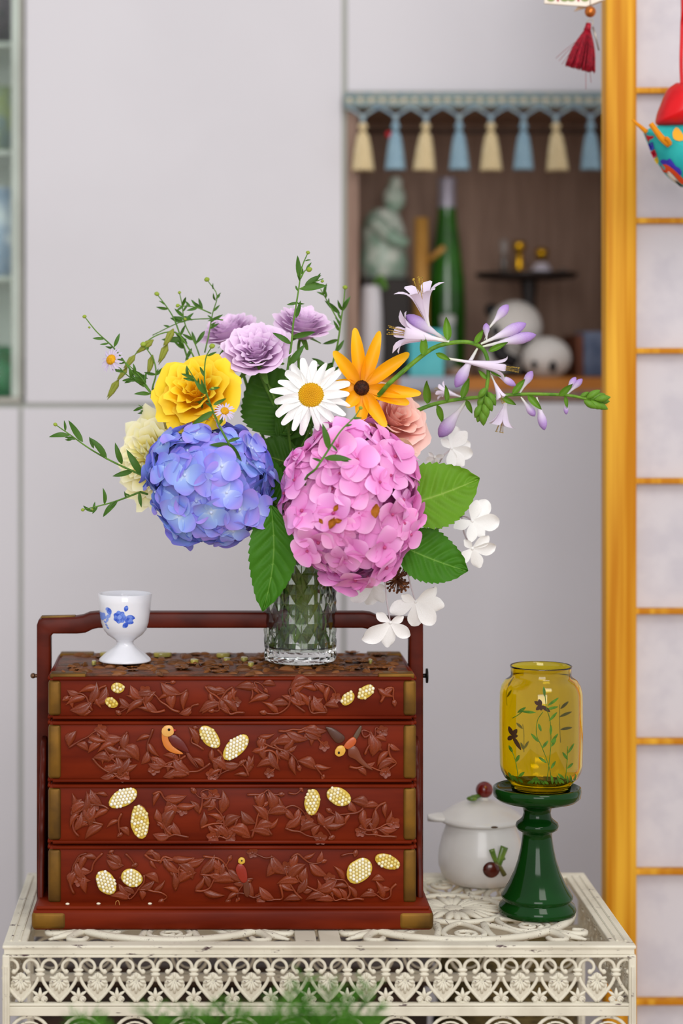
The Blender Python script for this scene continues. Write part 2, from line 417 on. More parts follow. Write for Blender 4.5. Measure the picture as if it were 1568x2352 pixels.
# small stones and sweets
for k, (x, r, cc) in enumerate(((1000, 14, '#b5a79c'), (1026, 12, '#7c5a43'), (1048, 15, '#a88e7c'), (1070, 10, '#8a6a50'))):
    labs = ['pale rounded pebble nearest the turquoise box', 'brown pebble second from the turquoise box', 'tan pebble third from the turquoise box', 'small brown pebble nearest the panda figure']
    solo('pebble', ball(Vector((NB(x, 3.02).x, 3.02, zf+S(r*.75, 3.02))), S(r, 3.02), S(r, 3.02), S(r*.75, 3.02), 10, 6), mat('pebble%d' % k, cc, rough=.7), labs[k], 'pebble')
solo('folded_paper', rbox(NB(915, 2.96).x, NB(1066, 2.96).x, 2.944, 2.949, zat(896, 2.946), zf+.0015, .001), mat('paper_greyblue', '#a3a6b2', '#8f95a6', scale=12, rough=.8), 'grey-blue folded paper hanging on the niche ledge', 'paper', smooth=False)
# footed plate with perfume bottles
YP = 3.14
t = thing('footed_plate', 'dark footed display plate holding small gold bottles', 'plate', NB(1208, YP))
m_blk = mat('black_lacquer', '#2b2320', rough=.3)
part('plate', lath_px(1208, [(.1, 646), (60, 646), (110, 640), (119, 628), (116, 626), (105, 636), (.1, 640)], YP), m_blk, t)
part('stem', lath_px(1214, [(20, 644), (16, 690), (18, 780), (40, 878), (60, 886), (.1, 888)], YP), m_blk, t)
m_gold = mat('gold', '#d9a521', rough=.2, metal=.9)
zpl = zat(640, YP)
t = thing('gold_bottle', 'tall gold perfume bottle on footed plate', 'perfume bottle', Vector(((1192-CX)*YP/FPX, YP, zpl)))
part('body', lath_px(1192, [(.1, 640), (20, 640), (22, 632), (11, 620), (9, 612), (12, 604), (8, 596), (9, 588), (6, 582)], YP, 16), m_gold, t)
part('stopper', lath_px(1192, [(6, 583), (14, 574), (15, 560), (12, 554), (.1, 553)], YP, 16), m_gold, t)
t = thing('white_gold_bottle', 'squat white bottle with gold cap on plate', 'perfume bottle', Vector(((1243-CX)*YP/FPX, YP, zpl)))
part('body', lath_px(1243, [(.1, 640), (24, 640), (25, 624), (17, 608), (8, 602)], YP, 16), mat('milk_glass', '#d9d3df', rough=.2), t)
part('cap', lath_px(1243, [(8, 603), (9, 594), (15, 588), (16, 574), (8, 569), (.1, 568)], YP, 16), m_gold, t)
t = thing('glass_vial', 'slender smoky glass vial on footed plate', 'vial', Vector(((1157-CX)*YP/FPX, YP, zpl)))
part('body', lath_px(1157, [(.1, 640), (11, 640), (9, 600), (6, 585)], YP, 14), mat('smoke_glass', '#6e6660', rough=.1, coat=.5), t)
part('stopper', lath_px(1157, [(6, 586), (11, 570), (9, 552), (.1, 547)], YP, 14), mat('smoke_glass2', '#968c86', rough=.1, coat=.5), t)
solo('silver_trinket', lath_px(1293, [(.1, 640), (13, 640), (14, 628), (8, 618), (.1, 616)], YP, 14), mat('silver', '#b9b4b2', rough=.25, metal=.7), 'little silver trinket at the plate edge', 'trinket')
# pandas
m_pw = mat('panda_white', '#d6d1ca', '#cac4bc', scale=20, rough=.45); m_pb = mat('panda_black', '#1c1a1b', rough=.4)
YD = 3.07
t = thing('panda_figure', 'larger black and white panda figure under plate', 'figurine', NB(1160, YD))
part('head', ball(P(1183, 752, YD), S(62, YD), S(50, YD), S(62, YD), 20, 12), m_pw, t)
part('body', ball(P(1150, 838, YD), S(50, YD), S(42, YD), S(50, YD), 20, 12), m_pw, t)
part('arm', tube(spline([P(1142, 790, YD-.03), P(1150, 815, YD-.04), P(1185, 835, YD-.04)], 5), [.012, .009], 10), m_pb, t)
part('leg', ball(P(1170, 868, YD-.02), S(36, YD), S(30, YD), S(18, YD)), m_pb, t)
part('ear', ball(P(1128, 712, YD+.01), S(16, YD)), m_pb, t)
part('eye_patch', ball(P(1138, 760, YD-.026), S(9, YD), .004, S(13, YD)), m_pb, t)
t = thing('small_panda_figure', 'small panda with one dark eye patch by blue box', 'figurine', NB(1255, 3.02))
part('head', ball(P(1255, 822, 3.02), S(57, 3.02), S(45, 3.02), S(49, 3.02), 20, 12), m_pw, t)
part('eye_patch', ball(P(1269, 842, 2.995), S(9, 3), .005, S(14, 3)), m_pb, t)
part('eye_patch', ball(P(1226, 838, 2.998), S(7, 3), .005, S(10, 3)), m_pb, t)
part('ear', ball(P(1208, 784, 3.03), S(15, 3)), m_pb, t)
solo('blue_box', rbox(NB(1330, 3.06).x, NB(1420, 3.06).x, 3.02, 3.1, zf, zat(762, 3.06), .002), mat('box_blue', '#4d5a73', '#6b768c', scale=30, rough=.6), 'dark blue book-like box at the niche end', 'box', smooth=False)
solo('brown_book', rbox(NB(1306, 3.1).x, NB(1326, 3.1).x, 3.03, 3.15, zf, zat(770, 3.1), .001), mat('book_brown', '#7c4a34', rough=.6), 'narrow reddish brown book beside blue box', 'book', smooth=False)

# ---------------------------------------------------------------- shoji screen
YS = 2.42
m_piney = mat('shoji_pine', '#e0a832', '#bd7912', scale=9, stretch=(8, 8, .25), rough=.5, spec=.15, ramp=(.36, .6), detail=2)
m_paper = mat('washi_paper', '#e3dfe3', '#dad6dc', scale=26, rough=.9, bump=.15, bscale=130, detail=8, tl=.3)
sh = thing('shoji_screen', 'sliding paper screen with honey-coloured wooden stile and thin bars', 'screen', (P(1425, 0, YS).x, YS, 0))
x0, x1 = P(1392, 0, YS).x, P(1462, 0, YS).x; xr = P(1960, 0, YS).x
part('stile', rbox(x0, x1, YS, YS+.032, .0, 2.02, .002), m_piney, sh, label='honey-coloured wooden stile')
part('stile', rbox(xr, xr+.034, YS, YS+.032, .0, 2.02, .002), m_piney, sh)
part('top_rail', rbox(x1, xr, YS+.002, YS+.03, 1.96, 2.02, .002), m_piney, sh)
part('bottom_rail', rbox(x1, xr, YS+.002, YS+.03, 0, .09, .002), m_piney, sh)
for k in range(-1, 12):
    z = P(0, 205+300.4*k, YS).z
    if .1 < z < 1.95: part('lattice_bar', rbox(x1-.002, xr+.002, YS+.008, YS+.02, z-S(6.5, YS), z+S(6.5, YS), .0006), m_piney, sh)
part('paper', rbox(x1-.004, xr+.004, YS+.0205, YS+.0215, .08, 1.97), m_paper, sh, smooth=False, label='white washi paper')

# ---------------------------------------------------------------- hanging tassel ornament
YH = 2.34
t = thing('hanging_ornament', 'printed plaque with copper bead and dark red silk tassel', 'ornament', P(1355, 27, YH))
m_card = mat('plaque_white', '#e6dccd', '#dccfbd', scale=30, rough=.6)
zp = [P(1250, 8, YH), P(1346, 15, YH), P(1384, 0, YH), P(1400, -60, YH), P(1250, -60, YH)]
part('plaque', prism(zp, (0, .004, 0), .0006), m_card, t, smooth=False)
part('backing', prism([P(1318, 26, YH+.005), P(1346, 18, YH+.005), P(1390, 0, YH+.005), P(1390, -12, YH+.005), P(1330, 10, YH+.005)], (0, .003, 0), .0004), mat('plaque_tan', '#b5987a', rough=.6), t, smooth=False)
gd = data('printed_leaf', ball((0, 0, 0), S(9, YH), .0004, S(6, YH), 12, 6), mat('print_green', '#8b9a5e', rough=.6))
rd = data('printed_dot', ball((0, 0, 0), S(2.6, YH), .0005, S(4, YH), 8, 6), mat('print_red', '#b01c3c', rough=.6))
for k, x in enumerate((1265, 1296, 1312, 1343)): inst('printed_leaf', gd, t, Matrix.Translation(P(x, -2, YH-.0002)))
for x in (1281, 1328): inst('printed_dot', rd, t, Matrix.Translation(P(x, 0, YH-.0004)))
part('bead', ball(P(1355, 27, YH), S(13, YH), n=20, k=12), mat('copper_bead', '#b5682e', rough=.28, metal=.75), t)
part('cord', tube([Vector((x0+.002, YS-.001, 1.985)), P(1355, -30, YH), P(1355, 40, YH)], .0006, 5), mat('thin_cord', '#8c8378', rough=.7), t)
rg = [P(1355, 51, YH)+Vector((S(7, YH)*math.cos(a), 0, S(7, YH)*math.sin(a))) for a in [2*PI*i/16 for i in range(16)]]
m_wire = mat('steel_wire', '#a79f94', rough=.3, metal=.9)
part('ring', tube(rg, .0006, 6, closed=True), m_wire, t)
part('pin', tube([P(1361, 62, YH), P(1368, 85, YH), P(1375, 116, YH)], [.0012, .0008], 6), m_wire, t)
m_red = mat('tassel_red', '#a30f28', '#7c0a1e', scale=300, rough=.5)
part('tassel_knot', tube([P(1351, 53, YH), P(1350, 62, YH), P(1348, 70, YH)], [S(6, YH), S(9, YH)], 10), m_red, t)
random.seed(5)
fb = M()
for k in range(170):
    u = rn(-1, 1); w = rn(-1, 1)*math.sqrt(max(0, 1-u*u))
    e = P(lerp(1299, 1364, (u+1)/2)+rn(-2, 2), lerp(150, 167, (u+1)/2)+rn(-5, 3), YH+w*.013)
    s0 = P(1349+u*6, 68, YH+w*.003); mid = lerp(s0, e, .5)+Vector((u*.002, w*.003, .001))
    fb.add(tube(spline([s0, mid, e], 3), .00055, 4))
for ex, ey in ((1283, 140), (1290, 148), (1276, 134), (1345, 205), (1357, 190)):
    fb.add(tube(spline([P(1345, 80, YH), P(lerp(1345, ex, .6), lerp(80, ey, .55), YH), P(ex, ey, YH)], 3), .00022, 4))
part('tassel', fb, m_red, t, kind='stuff')

# ---------------------------------------------------------------- stuffed fabric charm
YB = 2.33
def pillow(out, Y, t, n=7):
    pts = [P(x, y, Y) for x, y in out]; c = sum(pts, Vector())/len(pts); m = M(); k = len(pts)
    rings = [(math.sin(PI*i/n), -math.cos(PI*i/n)) for i in range(1, n)]
    m.V.append(c+Vector((0, -t, 0)))
    for s, d in rings:
        for p in pts: m.V.append(c+(p-c)*s+Vector((0, d*t, 0)))
    m.V.append(c+Vector((0, t, 0)))
    for i in range(k): m.F.append((0, 1+(i+1) % k, 1+i))
    for r in range(len(rings)-1):
        for i in range(k): m.F.append((1+r*k+i, 1+r*k+(i+1) % k, 1+(r+1)*k+(i+1) % k, 1+(r+1)*k+i))
    e = len(m.V)-1
    for i in range(k): m.F.append((e, 1+(len(rings)-1)*k+i, 1+(len(rings)-1)*k+(i+1) % k))
    m.G = [0.]*len(m.V); return m
def smooth2(pts, n=5):
    q = spline([Vector((x, y, 0)) for x, y in pts+[pts[0]]], n)[:-1]; return [(p.x, p.y) for p in q]
t = thing('fabric_charm', 'stuffed turquoise fabric bird charm under red satin pouch', 'charm', P(1570, 430, YB))
m_satin = mat('red_satin', '#d3121a', '#b80d14', scale=18, rough=.35, bump=.3, bscale=20, bdist=.004)
bo = smooth2([(1476, 300), (1500, 290), (1545, 284), (1600, 284), (1680, 300), (1720, 370), (1690, 430), (1620, 448), (1568, 430), (1530, 402), (1503, 360), (1486, 325)])
part('body', pillow(bo, YB, .028), mat('turquoise_cotton', '#1f9c9c', '#2aa8a4', scale=50, rough=.8, bump=.2, bscale=900), t)
part('pouch', pillow(smooth2([(1550, 190), (1532, 205), (1516, 242), (1507, 268), (1509, 287), (1545, 291), (1600, 290), (1655, 290), (1650, 265), (1625, 215), (1590, 192)]), YB-.002, .026), m_satin, t)
part('ribbon', tube(spline([Vector((P(1566, 0, YB).x+.01, YS+.0005, 1.985)), P(1566, -60, YB), P(1566, 60, YB), P(1564, 140, YB), P(1566, 200, YB)], 6), S(5, YB), 6, flat=((0, 1, 0), .3)), m_satin, t)
m_yel = mat('yellow_felt', '#dd8f10', '#cf7f0c', scale=60, rough=.8)
part('horn', tube(spline([P(1452, 275, YB-.02), P(1468, 289, YB-.022), P(1484, 303, YB-.02)], 4), [S(3, YB), S(6, YB)], 8), m_yel, t)
part('horn', tube(spline([P(1494, 284, YB-.03), P(1508, 303, YB-.032), P(1520, 318, YB-.032), P(1537, 332, YB-.03)], 4), [S(6, YB), S(8.5, YB)], 8), m_yel, t)
part('horn', tube(spline([P(1528, 317, YB-.036), P(1534, 322, YB-.035), P(1538, 332, YB-.032)], 4), S(5, YB), 8), m_yel, t)
from mathutils.bvhtree import BVHTree
bm_ = pillow(bo, YB, .028); bvh = BVHTree.FromPolygons([tuple(v) for v in bm_.V], bm_.F)
bc = [sum(p[0] for p in bo)/len(bo), sum(p[1] for p in bo)/len(bo)]
def charm_y(x, y):
    """front of the stuffed body at pixel x, y"""
    hit = bvh.ray_cast(Vector((0, 0, H)), P(x, y, 1.)-Vector((0, 0, H)))
    if hit[0] is not None: return hit[0].y
    dx, dy = x-bc[0], y-bc[1]; L = math.hypot(dx, dy); a = math.atan2(dy, dx)
    bl = min(bo, key=lambda p: abs(math.atan2(math.sin(math.atan2(p[1]-bc[1], p[0]-bc[0])-a), math.cos(math.atan2(p[1]-bc[1], p[0]-bc[0])-a))))
    s = clamp(L/math.hypot(bl[0]-bc[0], bl[1]-bc[1]), 0, .995)
    return YB-.028*math.sqrt(1-s*s)
def patch(name, poly, col, lift=.0010):
    cx = sum(p[0] for p in poly)/len(poly); cy = sum(p[1] for p in poly)/len(poly); m = M(); k = len(poly)
    for s in (1, .6, .25):
        for x, y in poly:
            X, Yy = cx+(x-cx)*s, cy+(y-cy)*s; m.V.append(P(X, Yy, charm_y(X, Yy)-lift))
    for r in range(2):
        for i in range(k): m.F.append((r*k+i, r*k+(i+1) % k, (r+1)*k+(i+1) % k, (r+1)*k+i))
    m.F.append(tuple(2*k+i for i in range(k)))
    part(name, m, mat('cotton_'+col[1:], col, rough=.8), t)
patch('printed_patch', [(1481, 306), (1502, 314), (1490, 329), (1484, 318)], '#b5121f')
patch('printed_patch', [(1487, 331), (1498, 326), (1502, 341), (1493, 347)], '#3b35a8')
patch('printed_patch', [(1493, 349), (1503, 343), (1508, 357), (1500, 364)], '#a5122a')
patch('printed_patch', [(1501, 366), (1509, 359), (1512, 372), (1508, 378)], '#c9a82c')
patch('printed_flower', smooth2([(1516, 368), (1524, 366), (1531, 368), (1538, 364), (1546, 374), (1553, 383), (1560, 386), (1565, 396), (1560, 404), (1545, 392), (1530, 380), (1518, 382)], 2), '#3a2fa2')
patch('printed_band', smooth2([(1516, 381), (1528, 377), (1545, 388), (1562, 404), (1580, 425), (1572, 431), (1555, 412), (1540, 396), (1527, 391), (1523, 396)], 2), '#d5481a', .0012)
patch('eye', smooth2([(1528, 396), (1536, 394), (1548, 406), (1566, 428), (1558, 424), (1540, 412)], 2), '#d8cfc0', .0014)
patch('pupil', smooth2([(1548, 413), (1556, 418), (1566, 430), (1558, 426)], 2), '#1f1a18', .002)
patch('printed_flower', smooth2([(1544, 304), (1552, 292), (1562, 300), (1572, 318), (1560, 324), (1546, 318)], 2), '#dfa12a')
# ---------------------------------------------------------------- cream metal plant table
ZT = H-.5606
YF, YR = 2.043, 2.328
XL, XR = (5-CX)*YF/FPX, (1461-CX)*YF/FPX
XM = (XL+XR)/2
m_cream = mat('cream_paint', '#dbd6c3', '#cec8b5', scale=22, rough=.5, bump=.25, bscale=180, bdist=.0006, scratch=('#4b3238', 130, (.35, 1, 1.6), .62))
m_cream2 = mat('cream_paint_worn', '#dbd6c3', '#d2ccb9', scale=22, rough=.5, bump=.25, bscale=220, bdist=.0005, scratch=('#503a3c', 300, (1, 1, 1), .61))
tb = thing('plant_table', 'distressed cream metal plant table with openwork top and heart apron', 'table', (XM, (YF+YR)/2, 0))
fr = M()
fw, sw = .016, .022
for y0, y1 in ((YF, YF+fw), (YR-fw, YR)):
    fr.add(rbox(XL, XR, y0, y1, ZT-.0035, ZT, .0012)); fr.add(rbox(XL+.0015, XR-.0015, y0+.0015, y1-.0015, ZT-.009, ZT-.0035, .0006))
for x0, x1 in ((XL, XL+sw), (XR-sw, XR)):
    fr.add(rbox(x0, x1, YF+fw-.0008, YR-fw+.0008, ZT-.0036, ZT-.0002, .0012)); fr.add(rbox(x0+.0015, x1-.0015, YF+fw-.002, YR-fw+.002, ZT-.0088, ZT-.0037, .0006))
    xm = (x0+x1)/2
    fr.add(tube([(xm-.004, YF+fw, ZT), (xm-.004, YR-fw, ZT)], .0013, 6)); fr.add(tube([(xm+.004, YF+fw, ZT), (xm+.004, YR-fw, ZT)], .0013, 6))
part('top_frame', fr, m_cream, tb, smooth=False)
def zy(y): return H-(y-CY)*YF/FPX
def apron_rail(ax, a0, a1, pos, out):
    """moulded rail along axis ax from a0 to a1"""
    m = M()
    for y0, y1, o, b in ((2178, 2194, -.002, .0006), (2194.5, 2201, .0, .0010)):
        lo, hi = zy(y1), zy(y0)
        if ax == 0: m.add(rbox(a0, a1, min(pos, pos+out*.007)-(o if out > 0 else 0), max(pos, pos+out*.007), lo, hi, b))
        else: m.add(rbox(min(pos, pos+out*.007), max(pos, pos+out*.007), a0, a1, lo, hi, b))
    return m
def low_rail(ax, a0, a1, pos, out):
    m = M()
    for y0, y1, b in ((2306, 2313, .0010), (2313.5, 2335, .0008)):
        lo, hi = zy(y1), zy(y0)
        if ax == 0: m.add(rbox(a0, a1, min(pos, pos+out*.007), max(pos, pos+out*.007), lo, hi, b))
        else: m.add(rbox(min(pos, pos+out*.007), max(pos, pos+out*.007), a0, a1, lo, hi, b))
    return m
for f in (apron_rail, low_rail):
    part('apron_rail', f(0, XL+.002, XR-.002, YF+.001, 1), m_cream, tb, smooth=False)
    part('apron_rail', f(0, XL+.002, XR-.002, YR-.001, -1), m_cream, tb, smooth=False)
    part('apron_rail', f(1, YF+.008, YR-.008, XL+.001, 1), m_cream, tb, smooth=False)
    part('apron_rail', f(1, YF+.008, YR-.008, XR-.001, -1), m_cream, tb, smooth=False)
for x in (XL, XR-.007):
    for y in (YF, YR-.007):
        m = rbox(x, x+.007, y, y+.007, 0, ZT-.009, .0012)
        m.add(tube([(x+.0035, y-.0004, ZT-.02), (x+.0035, y-.0004, .05)], .0016, 6))
        m.add(lathe([(.004, 0), (.009, 0), (.010, .008), (.006, .016)], 12, (x+.0035, y+.0035, 0)))
        part('leg', m, m_cream, tb, smooth=False)
# apron motifs; local coordinates: x along the rail, z up, y depth, in metres from pixel offsets
u = YF/FPX
def L2(x, y, d=0): return Vector((x*u, d, -(y-2302)*u))
def heart_mesh():
    m = M()
    for s in (-1, 1):
        m.add(tube(spline([L2(s*41, 2247), L2(s*33, 2264), L2(s*18, 2284), L2(s*.5, 2303)], 5), [4.3*u, 4.0*u], 8, flat=((0, 1, 0), .8)))
        m.add(tube(spline([L2(s*41, 2229), L2(s*38, 2217), L2(s*29, 2208.5), L2(s*18, 2208), L2(s*9, 2216), L2(s*7, 2227), L2(s*13, 2235)], 4), [4.2*u, 3.6*u], 8, flat=((0, 1, 0), .8)))
        m.add(ball(L2(s*16, 2235), 6*u, 4.5*u, 6*u, 10, 6))
        m.add(tube([L2(s*22, 2199), L2(s*22, 2208)], 6*u, 6, flat=((0, 1, 0), .5)))
    return m
def palmette_mesh():
    m = M()
    pl = [L2(-20, 2254), L2(-24, 2266), L2(-20, 2279), L2(0, 2300), L2(20, 2279), L2(24, 2266), L2(20, 2254), L2(8, 2240), L2(0, 2236), L2(-8, 2240)]
    m.add(prism([p+Vector((0, -.0006, 0)) for p in pl], (0, .0018, 0), .0004))
    for x, y, l in ((-21, 2247, 0), (21, 2247, 0), (-22, 2259, 0), (22, 2259, 0), (-17, 2269, 0), (17, 2269, 0), (-9, 2277, 0), (9, 2277, 0), (0, 2284, 0)):
        m.add(tube([L2(x*.12, 2252+(y-2252)*.15, -.0010), L2(x*.65, lerp(2252, y, .65), -.0016), L2(x, y, -.0008)], [1.4*u, 4.0*u, 3.0*u], 6))
    m.add(ball(L2(0, 2243, -.0008), 3.4*u, 3.4*u, 7*u, 8, 6))
    return m
def clasp_mesh():
    m = M()
    for y in (2231, 2241): m.add(ball(L2(0, y), 12*u, 6.5*u, 5*u, 12, 6))
    m.add(tube([L2(0, 2226), L2(0, 2250)], 7*u, 8, flat=((0, 1, 0), .6))); return m
def fleuron_mesh():
    m = M()
    for s in (-1, 1):
        a = [L2(s*9, 2298)+Vector((7*u*math.cos(k*.7)*(1-k*.07), -.0006, 7*u*math.sin(k*.7)*(1-k*.07))) for k in range(11)]
        m.add(tube(a, 2.6*u, 6)); m.add(ball(L2(s*9, 2298), 9*u, 3*u, 7*u, 10, 6))
        m.add(tube([L2(s*2, 2293), L2(s*10, 2285), L2(s*19, 2279)], [3.6*u, 4*u, 1.5*u], 6))
    m.add(tube([L2(0, 2296), L2(0, 2284), L2(0, 2272)], [4*u, 5*u, 1.6*u], 8)); m.add(tube([L2(-14, 2305), L2(14, 2305)], 3*u, 6))
    return m
dh, dp, dc, df = data('heart_scroll', heart_mesh(), m_cream2), data('palmette', palmette_mesh(), m_cream2), data('clasp', clasp_mesh(), m_cream2), data('fleuron', fleuron_mesh(), m_cream2)
hoop = data('hoop', tube([Vector((47*u*math.cos(2*PI*i/28), 0, 47*u*math.sin(2*PI*i/28))) for i in range(28)], 4.2*u, 8, flat=((0, 1, 0), .8), closed=True), m_cream2)
hoop_in = data('hoop', tube([Vector((34*u*math.cos(2*PI*i/24), 0, 34*u*math.sin(2*PI*i/24))) for i in range(24)], 2.6*u, 6, flat=((0, 1, 0), .8), closed=True), m_cream2)
z0 = zy(2302)
def apron_run(o, d, length, pitch, first, n, halves):
    rot = Matrix.Rotation(math.atan2(d[1], d[0]), 4, 'Z')
    for k in range(n):
        q = Vector(o)+Vector(d)*(first+pitch*k)
        mw = Matrix.Translation((q.x, q.y, z0)) @ rot
        h = inst('heart_scroll', dh, tb, mw); inst('palmette', dp, h, mw)
    for k in range(n-1+halves):
        q = Vector(o)+Vector(d)*(first+pitch*(k+.5)); mw = Matrix.Translation((q.x, q.y, z0)) @ rot
        inst('clasp', dc, tb, mw); inst('fleuron', df, tb, mw)
ya = YF+.0045
apron_run((XL, ya), (1, 0), 0, 88.35*u, 42*u, 16, 1)
apron_run((XL, YR-.0045), (1, 0), 0, 88.35*u, 42*u, 16, 1)
pt = (YR-YF)/8
apron_run((XL+.0045, YR), (0, -1), 0, pt, pt/2, 8, 0)
apron_run((XR-.0045, YR), (0, -1), 0, pt, pt/2, 8, 0)
# the last motif at the corner is cut in half by the leg
hm = heart_mesh(); hm.V = [Vector((min(v[0], 0), v[1], v[2])) for v in hm.V]
mw = Matrix.Translation((XL+(42+88.35*16)*u, ya, z0)); part('heart_scroll', M().add(hm, mw), m_cream2, tb)
for k in range(12):
    for yy in (ya, YR-.0045):
        mw = Matrix.Translation((XL+(62+121*k)*u, yy, zy(2335+50))); h = inst('hoop', hoop, tb, mw); inst('inner_hoop', hoop_in, h, mw)
part('lower_rail', rbox(XL+.002, XR-.002, YF+.001, YF+.008, zy(2452), zy(2433), .0008), m_cream, tb, smooth=False)
part('lower_rail', rbox(XL+.002, XR-.002, YR-.008, YR-.001, zy(2452), zy(2433), .0008), m_cream, tb, smooth=False)
# openwork top
zl = ZT-.0022
for xc in (XM-.0115, XM+.0115): part('centre_bar', rbox(xc-.0100, xc+.0100, YF+fw, YR-fw, ZT-.007, ZT-.0006, .001), m_cream, tb, smooth=False)
def ring_mesh(R, r, n=56, f=.7): return tube([Vector((R*math.cos(2*PI*i/n), R*math.sin(2*PI*i/n), 0)) for i in range(n)], r, 8, flat=((0, 0, 1), f), closed=True)
RM = .117
ring_o = data('medallion_ring', ring_mesh(RM, .0052), m_cream2); ring_i = data('medallion_ring', ring_mesh(.052, .004, 40), m_cream2)
def tear(r0, r1, w):
    pts = []
    for i in range(22):
        t = i/22*2*PI; v = .5-.5*math.cos(t); pts.append(Vector((lerp(r0, r1, v), w*math.sin(t)*(.35+.65*v), 0)))
    return tube(pts, .0032, 6, flat=((0, 0, 1), .8), closed=True)
loop = data('petal_loop', tear(.056, RM-.006, .027), m_cream2)
curl = data('curl', tube([Vector((.094+.013*(1-k*.055)*math.cos(k*.62), .013*(1-k*.055)*math.sin(k*.62), 0)) for k in range(15)], [.003, .0018], 6, flat=((0, 0, 1), .8)), m_cream2)
lv = M()
for s in (-1, 0, 1): lv.add(tube([Vector((.006, 0, 0)), Vector((.028, s*.006, .001)), Vector((.047, s*.011, 0))], [.002, .0055, .002], 6, flat=((0, 0, 1), .5)))
rosl = data('rosette_leaf', lv, m_cream2)
boss = data('rosette_boss', ball((0, 0, 0), .011, .011, .003, 14, 6), m_cream2)
fil = M()
for s in (-1, 1): fil.add(tube(spline([Vector((.062, 0, 0)), Vector((.085, s*.010, 0)), Vector((.108, s*.016, 0)), Vector((.113, s*.026, 0))], 5), [.0045, .003], 6, flat=((0, 0, 1), .6)))
fil_d = data('leaf_scroll', fil, m_cream2)
cs = M()
for s in (-1, 1):
    cs.add(tube(spline([Vector((RM, 0, 0)), Vector((RM+.016, s*.004, 0)), Vector((RM+.030, s*.014, 0)), Vector((RM+.024, s*.024, 0)), Vector((RM+.014, s*.02, 0))], 5), [.005, .003], 6, flat=((0, 0, 1), .7)))
cs.add(tube([Vector((RM, 0, 0)), Vector((RM+.02, 0, 0)), Vector((RM+.044, 0, 0))], [.004, .006, .002], 6, flat=((0, 0, 1), .6)))
cs_d = data('corner_scroll', cs, m_cream2)
yc = (YF+YR)/2
for xc in (XM+.0215+RM+.003, XM-.0215-RM-.003):
    mc = Matrix.Translation((xc, yc, zl))
    ro = inst('medallion_ring', ring_o, tb, mc); inst('medallion_ring', ring_i, tb, mc); inst('rosette_boss', boss, ro, mc)
    for k in range(8):
        mr = mc @ Matrix.Rotation(k*PI/4, 4, 'Z')
        lp = inst('petal_loop', loop, tb, mr); inst('curl', curl, lp, mr); inst('rosette_leaf', rosl, ro, mr)
        inst('leaf_scroll', fil_d, tb, mc @ Matrix.Rotation((k+.5)*PI/4, 4, 'Z'))
    for k in range(4): inst('corner_scroll', cs_d, tb, mc @ Matrix.Rotation((k+.5)*PI/2, 4, 'Z'))

# made-up dark things standing in for under-table shadow and plants, seen through the apron
m_chest = mat('chest_shade', '#382619', '#261a12', scale=8, stretch=(1, 6, 6), rough=.5)  # dark brown carries the shade under the table
t = thing('shadow_chest', 'dark brown made-up chest standing in for shadow behind the cream table apron', 'chest', (.02, 2.6, 0))
part('body', rbox(-.198, .24, 2.42, 2.62, .02, .55, .004), m_chest, t, smooth=False)
part('lid', rbox(-.204, .25, 2.41, 2.63, .552, .575, .004), m_chest, t, smooth=False)
for z in (.12, .28, .44, .515): part('slat', rbox(-.2, .242, 2.414, 2.42, z-.03, z+.03, .002), m_chest, t, smooth=False)
for x in (-.17, .22): part('foot', rbox(x-.02, x+.02, 2.44, 2.6, 0, .02), m_chest, t, smooth=False)
t = thing('filler_basket', 'tan and olive made-up wicker basket under the table edge', 'basket', (.345, 2.52, 0))
m_wick = mat('wicker', '#6b5c36', '#463b22', scale=60, stretch=(1, 1, 5), rough=.8)
part('body', lathe([(.0, 0), (.07, 0), (.078, .2), (.082, .56), (.085, .585), (.08, .585), (.074, .2), (0, .02)], 32, (.345, 2.52, 0)), m_wick, t)
for z in (.1, .2, .3, .4, .48, .52, .555): part('weave_band', lathe([(.077+z*.008, z-.012), (.083+z*.008, z), (.077+z*.008, z+.012)], 32, (.345, 2.52, 0)), m_wick, t)
# ---------------------------------------------------------------- carved box
YX = 2.115; YXB = 2.275
m_wood = mat('red_wood', '#6f2108', '#591604', scale=9, stretch=(1, 4, 6), rough=.42, spec=.12, ramp=(.35, .65))
m_hand = mat('handle_wood', '#571a0b', '#441206', scale=9, stretch=(2, 2, 4), rough=.4, spec=.18)
m_rel = mat('carved_wood', '#7a3212', '#68250c', scale=30, rough=.3, spec=.4, rnd=.16)
m_topw = mat('carved_top', '#7e4622', '#66391c', scale=40, rough=.4, rnd=.3, hue=.02)
m_brass = mat('aged_brass', '#835c1b', '#4f3716', scale=26, rough=.48, metal=.55, ramp=(.3, .7), bump=.1, bscale=90)
m_pearl = mat('pearl', '#ffffff', stops=[(0, '#b98f1c'), (.35, '#d8c052'), (.7, '#e6dcb0'), (1, '#f1efe6')], rough=.22, coat=.4)
def bz(y, Y=YX): return H-(y-CY)*Y/FPX
bxl, bxr = (112-CX)*YX/FPX, (954-CX)*YX/FPX
box = thing('carved_box', 'stacked red-brown carved wooden carrying box with brass corners and pearl inlay', 'box', ((bxl+bxr)/2, 2.195, ZT))
# plinth
pl, pr_ = (72-CX)*2.095/FPX, (996-CX)*2.095/FPX; pz = bz(2092, 2.095)
pln = part('plinth', rbox(pl+.001, pr_-.001, 2.096, 2.294, ZT, pz, .003), m_wood, box)
part('plinth_moulding', rbox(pl+.004, pr_-.004, 2.0985, 2.2915, pz-.0005, pz+.0035, .0016), m_wood, pln)
for x0, x1 in ((pl, pl+.034), (pr_-.034, pr_)):
    for y0, y1 in ((2.095, 2.129), (2.261, 2.295)):
        part('brass_corner', rbox(x0, x1, y0, y1, ZT+.0005, pz-.001, .0042, 3), m_brass, pln, label='worn brass corner')
